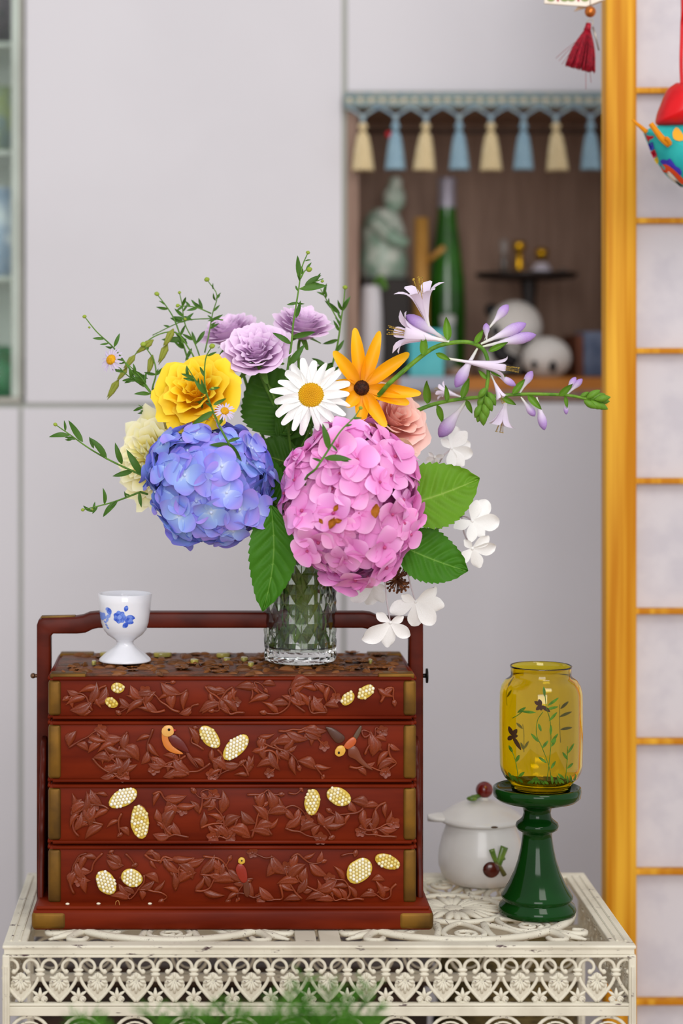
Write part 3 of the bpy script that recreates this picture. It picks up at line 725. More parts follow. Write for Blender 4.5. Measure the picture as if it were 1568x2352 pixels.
# tiers
def tear_poly(cx, cy, rx, ry, rot, pinch, n=26):
    out = []
    for i in range(n):
        a = 2*PI*i/n; r = 1+.10*math.cos(2*a)-pinch*max(0, math.cos(a))**6*-.35-pinch*.22*max(0, math.cos(a-2.2))**3
        x, y = rx*r*math.cos(a), ry*r*math.sin(a)
        out.append((cx+x*math.cos(rot)-y*math.sin(rot), cy+x*math.sin(rot)+y*math.cos(rot)))
    return out
def inside(p, poly):
    c = False; j = len(poly)-1
    for i in range(len(poly)):
        if (poly[i][1] > p[1]) != (poly[j][1] > p[1]) and p[0] < (poly[j][0]-poly[i][0])*(p[1]-poly[i][1])/(poly[j][1]-poly[i][1])+poly[i][0]: c = not c
        j = i
    return c
def inlay(parent, cx, cy, rx, ry, rot, pinch, warm):
    poly = tear_poly(cx, cy, rx, ry, rot, pinch)
    m = M().add(prism([P(x, y, YX-.0002) for x, y in poly], (0, -.0022, 0), .0007), g=.25-.15*warm)
    st = 8.2; h = st*.87
    for j in range(-9, 10):
        for i in range(-9, 10):
            lx, ly = (i+.5*(j % 2))*st, j*h
            x = cx+lx*math.cos(rot+.4)-ly*math.sin(rot+.4); y = cy+lx*math.sin(rot+.4)+ly*math.cos(rot+.4)
            if inside((x+(x-cx)*.08, y+(y-cy)*.08), poly):
                g = clamp(1-warm*rn(.25, .95)+rn(-.15, .1))
                m.add(ball(P(x, y, YX-.0024), S(4.1, YX), S(3.2, YX), S(4.1, YX), 6, 4), g=g)
    part('pearl_inlay', m, m_pearl, parent, label='honeycombed pearl fruit inlay')
def relief_leaf(kind):
    def f(uu, v):
        w = (.22, .27, .18)[kind]*math.sin(PI*clamp(v**(.8, 1.0, .65)[kind])); x = v; bend = (.12, -.18, .1)[kind]*math.sin(PI*v)
        z = .22*(1-uu*uu)**.6*math.sin(PI*min(1, v*.98+.02))**.5-.09*max(0, 1-abs(uu)*3)*(1 if kind != 2 else 0)
        return (x, w*uu+bend, max(z, -.05))
    return grid(6, 6, f)
leafd = [data('carved_leaf', relief_leaf(k), m_rel) for k in range(3)]
def relief_flower():
    m = M()
    for k in range(5):
        a = 2*PI*k/5
        def f(uu, v):
            w = .42*math.sin(PI*(v*.86+.07))**.8
            x = .15+.85*v; y = w*uu; z = .14+.18*v*(1-.3*uu*uu)-.1*(1-abs(uu))
            return (x*math.cos(a)-y*math.sin(a), x*math.sin(a)+y*math.cos(a), z)
        m.add(grid(4, 4, f))
    m.add(ball((0, 0, .12), .24, .24, .2, 8, 5)); return m
flowd = data('carved_flower', relief_flower(), m_rel)
budd = data('carved_bud', M().add(ball((0, 0, 0), .5, .38, .32, 8, 6)).add(ball((.3, 0, .1), .28, .2, .2, 8, 5)), m_rel)
def on_front(x, y, ang, size):
    """matrix: local x,y in the front face (image axes), z out of it"""
    ca, sa = math.cos(ang), math.sin(ang); s = S(size, YX); o = P(x, y, YX)
    X = Vector((ca, 0, -sa)); Y_ = Vector((-sa, 0, -ca)); Z = Vector((0, -1, 0))
    return Matrix(((X.x*s, Y_.x*s, Z.x*s*.55, o.x), (X.y*s, Y_.y*s, Z.y*s*.55, o.y), (X.z*s, Y_.z*s, Z.z*s*.55, o.z), (0, 0, 0, 1)))
tiers = [
 ('lid', 1554, 1652, [(269, 1580, 13, 14, 0, .6, .6), (254, 1613, 13, 13, .4, .8, .85), (799, 1602, 15, 15, 2.2, .8, .6), (841, 1587, 18, 16, 2.4, .7, .6)]),
 ('tier', 1656, 1797, [(478, 1690, 25, 21, .8, .9, .45), (544, 1711, 30, 23, 2.3, 1, .2)]),
 ('tier', 1801, 1938, [(286, 1829, 29, 23, 2.6, .9, .15), (319, 1882, 31, 25, 1.4, 1, .65), (716, 1838, 25, 21, 1.6, .8, .6), (774, 1829, 24, 24, .3, .8, .6)]),
 ('tier', 1942, 2082, [(240, 2024, 24, 25, .9, 1, .3), (300, 2016, 21, 24, .2, .7, .35), (826, 1995, 27, 30, 2.2, .9, .35), (886, 1978, 25, 19, .3, .7, .9)])]
birds = {1: [(398, 1700, 46), (795, 1715, 46)], 3: [(553, 1980, 30)]}
random.seed(23)
tier_obj = []
for ti, (nm, y0, y1, inl) in enumerate(tiers):
    za, zb_ = bz(y1), bz(y0)
    lab = ['carved lid with flat relief top', 'upper tier with two bird inlays', 'middle tier carved with vines', 'bottom tier with small bird'][ti]
    tr = part(nm, rbox(bxl+.0006, bxr-.0006, YX+.0012, YXB-.001, za+.0006, zb_-.0004, .0022), m_wood, box, label=lab)
    tier_obj.append(tr)
    for yy in (y0+5, y1-4):
        z = bz(yy); r = S(4.4, YX)
        pts = [(bxl+.004, YX+.0005, z), (bxr-.004, YX+.0005, z)]
        part('moulding', tube(pts, r, 8), m_wood, tr)
        for x in (bxl+.0004, bxr-.0004): part('moulding', tube([(x, YX+.003, z), (x, YXB-.003, z)], r, 8), m_wood, tr)
    for xa, xb in ((bxl-.0006, bxl+.0118), (bxr-.0118, bxr+.0006)):
        for ya_, yb_ in ((YX-.0012, YX+.013), (YXB-.013, YXB+.0006)):
            part('brass_corner', rbox(xa, xb, ya_, yb_, za+.0034, zb_-.0036, .003, 3), m_brass, tr, label='worn brass corner strip')
    for a_ in inl: inlay(tr, *a_)
    block = [(a_[0], a_[1], max(a_[2], a_[3])+3) for a_ in inl]+[(b[0], b[1], b[2]*.75) for b in birds.get(ti, [])]
    def free(x, y, r): return 146+r*.3 < x < 922-r*.3 and y0+10+r*.22 < y < y1-9-r*.22 and all(math.hypot(x-bx, y-by) > br+r*.35 for bx, by, br in block)
    placed = []
    for a_ in inl:      # leaves that hug the fruit
        for k in range(2):
            an = rn(0, 6.28); x = a_[0]+math.cos(an)*(a_[2]+9); y = a_[1]+math.sin(an)*(a_[3]+9)
            a2 = an+rn(-.9, .9); s2 = rn(30, 48); xt, yt = x+s2*math.cos(a2), y+s2*math.sin(a2)
            if y0+14 < y < y1-13 and y0+11 < yt < y1-10 and 146 < xt < 922: inst('carved_leaf', random.choice(leafd), tr, on_front(x, y, a2, s2))
    tries = 0; nv = 0
    while nv < (17 if ti == 0 else 24) and tries < 2500:
        tries += 1
        x, y = rn(152, 914), rn(y0+16, y1-14)
        if not free(x, y, 12) or any(math.hypot(x-q[0], y-q[1]) < 30 for q in placed): continue
        ang = rn(0, 6.28); pts = [(x, y)]; ok = True; cur = rn(-.5, .5)
        for k in range(5):
            ang += cur+rn(-.5, .5); xn, yn = pts[-1][0]+17*math.cos(ang), pts[-1][1]+17*math.sin(ang)
            if not free(xn, yn, 8):
                ang += 1.6; xn, yn = pts[-1][0]+17*math.cos(ang), pts[-1][1]+17*math.sin(ang)
                if not free(xn, yn, 8): break
            pts.append((xn, yn))
        if len(pts) < 3: continue
        nv += 1; placed += pts
        part('carved_vine', tube(spline([P(a, b, YX-.0004) for a, b in pts], 3), [S(3.4, YX), S(1.6, YX)], 6), m_rel, tr)
        for k, (a, b) in enumerate(pts[:-1]):
            d = math.atan2(pts[k+1][1]-b, pts[k+1][0]-a)
            sd = 1 if k % 2 else -1
            sz = rn(28, 58); an = d+sd*rn(.5, 1.2)
            if free(a+math.cos(an)*sz*.6, b+math.sin(an)*sz*.6, 12) and free(a+math.cos(an)*sz, b+math.sin(an)*sz, 2): inst('carved_leaf', random.choice(leafd), tr, on_front(a, b, an, sz))
        a, b = pts[-1]
        if random.random() < .42 and free(a, b, 16): inst('carved_flower', flowd, tr, on_front(a, b, rn(0, 6), rn(12, 16)))
        else: inst('carved_bud', budd, tr, on_front(a, b, ang, rn(13, 19)))
# birds: flat shell inlays, head up
def flatp(tr, name, pts, col, lift=.0022, rough=.35):
    part(name, prism([P(x, y, YX-.0003) for x, y in smooth2(pts, 4)], (0, -lift, 0), .0006), mat('inlay_'+col[1:], col, rough=rough, coat=.2), tr)
t1, t3 = tier_obj[1], tier_obj[3]
flatp(t1, 'bird_breast', [(371, 1678), (372, 1700), (380, 1718), (398, 1729), (421, 1731), (400, 1715), (388, 1700), (384, 1685)], '#c9752c', .0024)
flatp(t1, 'bird_head', [(372, 1673), (380, 1666), (393, 1666), (399, 1675), (398, 1685), (388, 1691), (376, 1689), (371, 1681)], '#dba456', .003)
flatp(t1, 'bird_wing', [(386, 1693), (400, 1686), (418, 1698), (428, 1712), (434, 1728), (415, 1722), (396, 1712)], '#5e170d', .003)
flatp(t1, 'bird_tail', [(424, 1716), (434, 1728), (448, 1748), (456, 1764), (446, 1758), (430, 1738)], '#6e2c16', .002)
flatp(t1, 'bird_beak', [(398, 1673), (405, 1676), (399, 1680)], '#a81d14', .003)
part('bird_eye', ball(P(388, 1676, YX-.0034), S(3.2, YX), S(1.6, YX), S(3.2, YX), 8, 6), mat('bead_black', '#15100e', rough=.2), t1)
for x in (398, 412): part('bird_leg', tube([P(x, 1728, YX-.001), P(x+1, 1745, YX-.001)], S(2.2, YX), 6), m_rel, t1)
flatp(t1, 'bird_head', [(769, 1722), (776, 1713), (787, 1712), (793, 1722), (788, 1733), (777, 1737), (769, 1731)], '#d3a23f', .003)
flatp(t1, 'bird_breast', [(788, 1714), (796, 1702), (810, 1692), (818, 1700), (812, 1712), (798, 1720)], '#b45324', .0028)
flatp(t1, 'bird_tail', [(810, 1692), (818, 1678), (826, 1667), (830, 1668), (828, 1680), (818, 1698)], '#57402f', .0022)
flatp(t1, 'bird_wing', [(746, 1668), (765, 1672), (790, 1690), (788, 1702), (774, 1706), (760, 1692)], '#4b2a1c', .0022)
flatp(t1, 'bird_wing', [(798, 1718), (814, 1712), (824, 1724), (832, 1742), (856, 1768), (835, 1760), (815, 1744), (800, 1736)], '#6c3218', .0022)
part('bird_eye', ball(P(778, 1729, YX-.0034), S(2.6, YX), S(1.5, YX), S(3.2, YX), 8, 6), MC['bead_black'], t1)
flatp(t3, 'bird_head', [(547, 1973), (553, 1968), (561, 1971), (562, 1980), (554, 1984), (547, 1980)], '#cda53a', .0028)
flatp(t3, 'bird_breast', [(546, 1983), (558, 1985), (566, 2000), (567, 2022), (556, 2026), (545, 2010), (541, 1995)], '#8a2412', .0026)
flatp(t3, 'bird_tail', [(558, 2022), (568, 2020), (574, 2040), (570, 2060), (560, 2052)], '#5f2b14', .002)
part('bird_eye', ball(P(555, 1977, YX-.0032), S(2, YX), S(1.2, YX), S(2, YX), 8, 6), MC['bead_black'], t3)
# carved lid top with a shallow chamfer
lid = tier_obj[0]; ztop = bz(1554)
m_ctop = mat('lid_top', '#6e3a1d', '#4a2b16', scale=60, rough=.45, bump=.6, bscale=140, bdist=.003)
part('lid_top', rbox(bxl+.004, bxr-.004, YX+.004, YXB-.004, ztop-.001, ztop+.0012, .001), m_ctop, lid)
random.seed(31); tops = M()
for k in range(280):
    x, y = rn(bxl+.014, bxr-.014), rn(YX+.010, YXB-.010)
    s = rn(.010, .018); q_ = random.randrange(4); s = s*(.6 if q_ == 3 else 1)
    tops.add(relief_leaf(q_) if q_ < 3 else relief_flower(), Matrix.Translation((x, y, ztop+.0009)) @ Matrix.Rotation(rn(0, 6.28), 4, 'Z') @ Matrix.Diagonal((s, s, s*rn(.8, 1.2), 1)))
part('carved_top_relief', tops, m_topw, lid, kind='stuff')
m_gshell = mat('green_shell', '#9a9350', '#b9a94e', scale=60, rough=.25, coat=.3, rnd=.2)
for k, (px, yy, w) in enumerate(((240, 2.24, 24), (370, 2.238, 40), (510, 2.235, 30), (520, 2.2, 16), (445, 2.19, 18), (560, 2.205, 16), (575, 2.17, 14), (215, 2.18, 10), (850, 2.19, 9), (330, 2.2, 12))):
    x = (px-CX)*yy/FPX; w_ = S(w, yy)/2
    part('shell_inlay', prism([Vector((x+w_*math.cos(a)*(1+.2*math.cos(3*a)), yy+.006*math.sin(a), ztop+.002)) for a in [2*PI*i/12 for i in range(12)]], (0, 0, .0042), .0006), m_gshell, lid)
for xa, xb in ((bxl+.001, bxl+.036), (bxr-.036, bxr-.001)):
    for ya_, yb_ in ((YX+.0006, YX+.020), (YXB-.02, YXB-.001)):
        part('brass_cap', rbox(xa, xb, ya_, yb_, ztop-.002, ztop+.0026, .0012), m_brass, lid, label='tarnished brass cap')
# carrying handle
YU = 2.185
hp = [(84, 2088), (84, 1436), (88, 1425), (100, 1420), (172, 1418), (190, 1415), (205, 1409), (222, 1407), (836, 1407), (852, 1409), (866, 1415), (884, 1418), (956, 1420), (968, 1425), (972, 1436), (972, 2088),
      (940, 2088), (940, 1462), (934, 1456), (880, 1456), (862, 1454), (846, 1446), (832, 1443), (226, 1443), (212, 1446), (196, 1454), (176, 1456), (122, 1456), (116, 1462), (116, 2088)]
hd = part('handle', prism([P(x, y, YU) for x, y in hp], (0, .02, 0), .0022), m_hand, box, label='square-arched carrying handle with stepped top bar')
bps = mat('brass_strip', '#8c6a30', '#5e4220', scale=40, rough=.5, metal=.4)
part('brass_strip', prism([P(x, y, YU+.003) for x, y in [(92, 1419.5), (172, 1417.5), (172, 1415.5), (94, 1417)]], (0, .014, 0), 0), bps, hd)
for s, xs in ((-1, (96, 109)), (1, (947, 960))):
    def yzp(dy, y): return Vector((0, YU-dy, H-(y-CY)*YU/FPX))
    prof = [(0, 1690), (.012, 1700), (.019, 1716), (.014, 1734), (.021, 1752), (.030, 1768), (.026, 1786), (.030, 1806), (.038, 1822), (.033, 1842), (.040, 1866), (.046, 1890), (.040, 1912), (.044, 1940), (.052, 1975), (.054, 2060), (.054, 2080), (0, 2080)]
    xa, xb = (xs[0]-CX)*YU/FPX, (xs[1]-CX)*YU/FPX
    part('scalloped_bracket', prism([yzp(d, y)+Vector((xa, 0, 0)) for d, y in prof], (xb-xa, 0, 0), .0015), m_hand, hd)
    part('scalloped_bracket', prism([Vector((xa, 2*YU+.02-yzp(d, y).y, yzp(d, y).z)) for d, y in prof], (xb-xa, 0, 0), .0015), m_hand, hd)
m_black = mat('black_iron', '#1b1917', rough=.4, metal=.5)
zpn = H-(1552-CY)*2.195/FPX
def peg(x0, x1, m, knob):
    o = M().add(tube([(x0, 2.195, zpn), (x1, 2.195, zpn)], .0022, 10))
    o.add(tube([(x1-.0009, 2.195, zpn), (x1+.0009, 2.195, zpn)], knob, 14)); return o
part('locking_pin', peg((966-CX)*2.195/FPX, (980-CX)*2.195/FPX, 0, .0075), m_black, box, label='black locking pin')
part('pin_end', M().add(tube([((90-CX)*2.195/FPX, 2.195, zpn), ((77-CX)*2.195/FPX, 2.195, zpn)], .002, 8)).add(ball(((76-CX)*2.195/FPX, 2.195, zpn), .0028)), mat('dull_bronze', '#6d5340', rough=.35, metal=.8), box)
# crumbs that fell from the bouquet
m_crumb = mat('crumb', '#e3d8bf', rough=.8)
for k, (x, y, Yc_, lab) in enumerate(((226, 2085, 2.104, 'small pale crumb on the plinth edge below the pearl pair'), (344, 2085, 2.104, 'pale crumb on plinth right of the curled thread'), (155, 2086, 2.103, 'tiny crumb on plinth near the brass corner'))):
    solo('flower_crumb', ball(Vector(((x-CX)*Yc_/FPX, Yc_, pz+.0046)), .0022, .0014, .0012, 7, 4), m_crumb, lab, 'crumb')
solo('curled_thread', tube(spline([P(264, 2086, 2.105), P(266, 2072, 2.104), P(272, 2069, 2.104), P(274, 2078, 2.103), P(274, 2086, 2.103)], 5), .0003, 5), mat('thread', '#b98344', rough=.7), 'thin curled brown thread standing on the plinth', 'thread')

# ---------------------------------------------------------------- egg cup
YE = 2.19; zlid = ztop+.0042
m_porc = mat('porcelain', '#e4e5ea', rough=.12, coat=.5, sss=.05)
ex = 287
sc = S(1, YE); zE0 = zlid
def ez(y): return zE0+(1518-y)*sc
eprof = [(59.5, 1517), (60.5, 1515), (58, 1511), (47, 1501), (36, 1492), (25, 1484), (19, 1477), (20, 1471), (28, 1465), (40, 1457), (50, 1445), (55.5, 1428), (58.5, 1405), (60, 1382), (62, 1363)]
inner = [(61, 1362), (59, 1363), (56.5, 1378), (54, 1398), (51, 1420), (44, 1440), (30, 1455), (.1, 1460)]
ec = Vector(((ex-CX)*YE/FPX, YE, 0))
cup = thing('egg_cup', 'white porcelain egg cup with blue flower print', 'egg cup', (ec.x, ec.y, zE0))
part('bowl_and_foot', lathe([(.0001, ez(1514)), (50*sc, ez(1518))]+[(r*sc, ez(y)) for r, y in eprof+inner], 48, ec), m_porc, cup)
m_cob = mat('cobalt_print', '#2f55c2', '#6f8fe0', scale=260, rough=.15, coat=.4)
m_cob2 = mat('cobalt_pale', '#7f9be6', rough=.15, coat=.4)
def er(y):
    for k in range(len(eprof)-1):
        (r0, a), (r1, b) = eprof[k], eprof[k+1]
        if b <= y <= a: return lerp(r0, r1, (a-y)/(a-b))
    return 50
def cup_pt(x, y, lift=.00018):
    r = er(y)*sc+lift; s = clamp((x-ex)*sc/r, -.97, .97); return Vector((ec.x+r*s, ec.y-r*math.sqrt(1-s*s), ez(y)))
def print_petal(name, x, y, ang, l, w, m, parent, fn, lift=.00018):
    def f(uu, v):
        ww = w*math.sin(PI*clamp(v*.94+.03))**.7*uu; lx = l*v
        return fn(x+lx*math.cos(ang)-ww*math.sin(ang), y+lx*math.sin(ang)+ww*math.cos(ang), lift)
    part(name, grid(4, 6, f), m, parent)
OY = 3
for k in range(7): print_petal('printed_petal', 277, 1407+OY, k*2*PI/7, 15, 7, m_cob, cup, cup_pt)
print_petal('printed_eye', 272, 1407+OY, 0, 10, 5, m_cob2, cup, cup_pt, .0003)
for x, y, a, l, w in ((256, 1402, -2.0, 17, 6), (256, 1403, 2.6, 12, 4), (290, 1394, -1.3, 14, 5), (288, 1412, .4, 22, 7), (296, 1420, 2.4, 16, 6), (292, 1406, .2, 20, 6), (245, 1393, -1.0, 8, 3), (250, 1409, 1.9, 12, 3)):
    print_petal('printed_leaf', x, y+OY, a, l, w, m_cob if l > 13 else m_cob2, cup, cup_pt)
for k in range(5): print_petal('printed_petal', 236, 1408+OY, k*2*PI/5+.3, 10, 5, m_cob2, cup, cup_pt)
for x, y in ((240, 1421), (243, 1428), (246, 1434)): print_petal('printed_leaf', x, y, .7, 8, 2, m_cob2, cup, cup_pt)

# ---------------------------------------------------------------- green pedestal and amber jar
YG = 2.158; m_green = mat('green_glaze', '#08300a', '#0b3a0f', scale=14, rough=.1, spec=.22, coat=.05)
gx = 1233; gc = Vector(((gx-CX)*YG/FPX, YG, 0)); gu = YG/FPX
def gz(y): return H-(y-CY)*YG/FPX
gp = [(.1, 2099), (80, 2099), (87, 2095), (89, 2087), (86, 2077), (77, 2069), (76, 2066), (82, 2060), (82, 2055), (76, 2046), (64, 2026), (53, 2002), (44, 1975), (38, 1948), (34.5, 1924), (34, 1912), (38, 1909), (46, 1904), (49.5, 1896), (47, 1889), (38, 1882), (33, 1876), (31, 1866), (33, 1855), (45, 1848), (70, 1843), (90, 1837), (99, 1829), (101, 1816), (100, 1808), (95, 1806), (91, 1810), (88, 1818), (.1, 1819)]
zoff = ZT-gz(2099)
solo('green_pedestal', lathe([(r*gu, gz(y)+zoff) for r, y in gp], 64, gc), m_green, 'glossy dark green ceramic pedestal candle stand under the amber jar', 'candle stand', loc=(gc.x, gc.y, ZT))
jx = 1242; jc = Vector(((jx-CX)*YG/FPX, YG, 0))
jo = [(.1, 1818), (60, 1818), (67, 1815), (69, 1806), (69, 1800), (73, 1795), (84, 1785), (91, 1772), (94, 1758), (95, 1700), (95, 1640), (94, 1592), (90, 1576), (82, 1563), (72, 1556), (69, 1551), (69, 1540), (70, 1533), (71, 1530)]
ji = [(70, 1529), (68.5, 1530), (67, 1534), (66.5, 1550), (68, 1558), (79, 1566), (86, 1577), (91, 1593), (92, 1640), (92, 1700), (91, 1757), (88, 1770), (80, 1783), (69, 1793), (66, 1800), (66, 1806), (60, 1811), (.1, 1812)]
m_amber = mat('amber_glass', '#ffe93c', rough=.02, trans=1, ior=1.42)
jar = thing('amber_jar', 'amber glass jar painted with green grass and butterflies', 'jar', (jc.x, jc.y, gz(1819)+zoff))
jz = lambda y: gz(y)+zoff+.0003
part('glass', lathe([(r*gu, jz(y)) for r, y in jo+ji], 64, jc), m_amber, jar)
m_gp = mat('paint_grass', '#3c5f14', '#4f7a1c', scale=200, rough=.5); m_bp = mat('paint_brown', '#3a2412', rough=.5)
def jr(y):
    for k in range(len(jo)-1):
        (r0, a), (r1, b) = jo[k], jo[k+1]
        if b <= y <= a: return lerp(r0, r1, (a-y)/(a-b+1e-9))
    return 90
def jar_pt(x, y, lift=.0002, back=False):
    r = jr(y)*gu+lift; s = clamp((x-jx)*gu/r, -.98, .98); return Vector((jc.x+r*s, jc.y+(1 if back else -1)*r*math.sqrt(1-s*s), jz(y)))
def stalk(pts, w, back=False):
    q = spline([Vector((x, y, 0)) for x, y in pts], 5)
    part('painted_stalk', tube([jar_pt(p.x, p.y, .0002, back) for p in q], S(w, YG), 5), m_gp, jar)
for pts in ([(1252, 1780), (1246, 1744), (1230, 1700), (1218, 1672), (1220, 1640), (1232, 1620)], [(1241, 1778), (1246, 1735), (1250, 1690), (1248, 1640), (1240, 1610), (1236, 1570)],
            [(1181, 1778), (1174, 1735), (1166, 1712)], [(1284, 1780), (1288, 1740), (1290, 1700)], [(1168, 1640), (1180, 1630), (1188, 1622)]): stalk(pts, .9)
bk = lambda *a: jar_pt(*a, back=True)
for pts in ([(1215, 1745), (1215, 1700), (1212, 1680)], [(1300, 1720), (1298, 1670), (1298, 1630)], [(1170, 1630), (1168, 1600), (1176, 1570)]): stalk(pts, .8, True)
random.seed(8)
for x, y, a, l in ((1230, 1702, -.9, 22), (1222, 1688, -2.3, 24), (1250, 1690, -.9, 26), (1251, 1698, .2 - 1.2, 20), (1246, 1640, -.8, 26), (1250, 1650, 1.6, 22), (1243, 1606, -.6, 30), (1241, 1614, -.2, 26), (1240, 1735, -2.5, 22), (1250, 1748, -1.0, 20),
                   (1236, 1585, -1.6, 20), (1290, 1730, -2.2, 22), (1290, 1716, -.9, 26), (1289, 1750, -.6, 18), (1283, 1775, -2.4, 22), (1175, 1738, -1.2, 18), (1168, 1718, -2.0, 16), (1181, 1772, -.9, 18), (1178, 1626, -.7, 22), (1186, 1622, 0, 30), (1228, 1664, -1.9, 18)):
    print_petal('painted_blade', x, y, a, l, 3.2, m_gp, jar, jar_pt)
for k in range(16): print_petal('painted_blade', 1172+k*9.3, 1786, -PI/2+rn(-.9, .9), rn(12, 24), 3, m_gp, jar, jar_pt)
for x, y, a, l in ((1215, 1740, -2.0, 20), (1215, 1738, -1.0, 22), (1212, 1690, -2.4, 22), (1298, 1660, -.6, 30), (1300, 1690, -.4, 26), (1300, 1640, -.9, 26), (1170, 1610, -.9, 20), (1172, 1585, -1.2, 20)):
    print_petal('painted_blade', x, y, a, l, 3.2, m_gp, jar, bk)
for cx_, cy_, sc_, w_ in ((1228, 1606, 1, [(-2.6, 17), (-1.9, 15), (2.4, 15), (1.6, 11), (.6, 24)]), (1168, 1680, 1.05, [(-1.9, 20), (-1.1, 18), (2.2, 14), (1.05, 32), (-.2, 10)])):
    for a, l in w_: print_petal('painted_butterfly_wing', cx_, cy_, a, l*sc_, 4.5, m_bp, jar, jar_pt, .0004)

# ---------------------------------------------------------------- lidded ceramic pot
YO = 2.285; pu = YO/FPX; pxc = 1104
pc = Vector(((pxc-CX)*YO/FPX, YO, 0))
def oz(y): return ZT+(2028-y)*pu+.0002
m_pot = mat('pot_glaze', '#d6d4cf', '#ccc8c2', scale=12, rough=.28, coat=.25)
pot = thing('lidded_pot', 'white ceramic lidded pot with radish relief behind green pedestal', 'pot', (pc.x, pc.y, ZT))
part('body', lathe([(r*pu, oz(y)) for r, y in [(.1, 2026), (60, 2027), (66, 2028), (78, 2022), (90, 2008), (97, 1988), (98, 1970), (95, 1946), (89, 1922), (82, 1903), (79, 1890), (80, 1884), (76, 1884), (76, 1900), (88, 1960), (.1, 2015)]], 56, pc), m_pot, pot)
ld = part('lid', lathe([(r*pu, oz(y)) for r, y in [(.1, 1886), (74, 1886), (92, 1887), (97, 1883), (97, 1878), (90, 1872), (70, 1858), (45, 1845), (25, 1838), (.1, 1836)]], 56, pc), m_pot, pot)
lip = [(1060, 1864), (1030, 1866), (1000, 1872), (986, 1877), (981, 1883), (986, 1889), (1005, 1891), (1040, 1890), (1060, 1888)]
tg = M()
def tongue(uu, v):
    a = 2*PI*v; x = lerp(1062, 982, (uu+1)/2); w = 42*math.sqrt(max(0.02, 1-((uu+1)/2)**4)); yy = lerp(1876, 1880, (uu+1)/2)
    return Vector(((x-CX)*YO/FPX, YO+w*pu*math.cos(a), oz(yy+8*math.sin(a))))
part('spoon_lip', grid(10, 16, tongue), m_pot, ld, label='flat handle tongue')
m_rad = mat('radish_red', '#7c1d14', '#5c130f', scale=20, rough=.2, coat=.4)
part('radish_knob', ball(P(1112, 1814, YO-.004)+Vector((0, 0, oz(1836)-oz(1836))), 20*pu, 18*pu, 19*pu, 18, 12), m_rad, ld, label='glossy red radish knob')
m_stemg = mat('glazed_green', '#4e6b26', '#6f8a2e', scale=90, rough=.3, coat=.3)
part('knob_stem', M().add(ball(P(1084, 1834, YO-.012), 13*pu, 8*pu, 6*pu)).add(tube([P(1084, 1833, YO-.01), P(1104, 1826, YO-.006)], [.003, .002], 8)), m_stemg, ld)
part('lid_neck', tube([Vector((pc.x+.002, YO-.003, oz(1840))), P(1112, 1826, YO-.004)], [.006, .004], 10), m_pot, ld)
part('glaze_chip', ball(Vector((pc.x+18*pu, pc.y-95.5*pu, oz(1881))), 9*pu, 2*pu, 2.6*pu, 10, 6), mat('chip_brown', '#5a4a3c', rough=.8), ld)
def pot_front(x, y):
    r = 97*pu; s = clamp((x-pxc)*pu/r, -.9, .9); return Vector((pc.x+r*s, pc.y-r*math.sqrt(1-s*s)-.001, oz(y)))
rl = part('radish_relief', ball(pot_front(1115, 1976), 19*pu, 7*pu, 18*pu, 16, 10), mat('radish_dark', '#3d160f', '#551f13', scale=60, rough=.2, coat=.4), pot, label='dark red radish relief')
part('stem_relief', tube([pot_front(1123, 1960), pot_front(1136, 1972), pot_front(1146, 1990)], [.0022, .0026], 8), mat('relief_stem', '#5c5a24', rough=.3, coat=.3), pot)
for pts, w in (([(1130, 1966), (1122, 1948), (1116, 1930)], 9), ([(1132, 1968), (1138, 1948), (1146, 1926)], 12), ([(1128, 1966), (1136, 1956), (1146, 1950)], 7)):
    part('leaf_relief', tube(spline([pot_front(*p) for p in pts], 4), [w*.5*pu, w*pu, w*.75*pu], 10, flat=((0, 1, 0), .4)), m_stemg, pot)
# ---------------------------------------------------------------- glass vase
YV = 2.194; vx = (689-CX)*YV/FPX; VZ = zlid; vtop = zat(1248, YV); VR = .0362
def vase_mesh():
    n = 36; m = M(); rows = []
    zs = [VZ, VZ+.0012]; rs = [VR-.003, VR-.0012]
    zs += [VZ+.003]; rs += [VR]
    z = VZ+.018; k = 0
    ring = []
    def addring(z, rf):
        ring.append(len(m.V))
        for i in range(n):
            a = 2*PI*i/n; r = rf(i); m.V.append(Vector((vx+r*math.cos(a), YV+r*math.sin(a), z)))
    addring(VZ, lambda i: VR-.0032); addring(VZ+.0012, lambda i: VR-.001); addring(VZ+.004, lambda i: VR)
    addring(VZ+.006, lambda i: VR+(.0004 if i % 2 else -.0010)); addring(VZ+.016, lambda i: VR+(.0004 if i % 2 else -.0010))
    j = 0; z = VZ+.0215
    while z < vtop-.006:
        addring(z, (lambda jj: (lambda i: VR+(.0007 if (i+jj) % 2 else -.0011)))(j)); z += .0098; j += 1
    addring(vtop-.003, lambda i: VR); addring(vtop, lambda i: VR-.0006); nout = len(ring)
    IR = VR-.0042
    addring(vtop, lambda i: IR+.0006); addring(vtop-.003, lambda i: IR); addring(VZ+.016, lambda i: IR); addring(VZ+.0125, lambda i: IR-.003); addring(VZ+.012, lambda i: IR-.012)
    for q in range(len(ring)-1):
        for i in range(n):
            i2 = (i+1) % n; a, b, c, d = ring[q]+i, ring[q]+i2, ring[q+1]+i2, ring[q+1]+i
            if 4 <= q < nout-2:
                if (i+q) % 2: m.F += [(a, b, c), (a, c, d)]
                else: m.F += [(a, b, d), (b, c, d)]
            else: m.F.append((a, b, c, d))
    m.F.append(tuple(ring[0]+i for i in range(n))[::-1]); m.F.append(tuple(ring[-1]+i for i in range(n)))
    return m
m_glass = mat('cut_glass', '#f7faf8', rough=.015, trans=1, ior=1.45)
va = thing('cut_glass_vase', 'clear cut-glass tumbler vase with diamond facets holding the bouquet', 'vase', (vx, YV, VZ))
go = part('glass', vase_mesh(), m_glass, va, smooth=False)
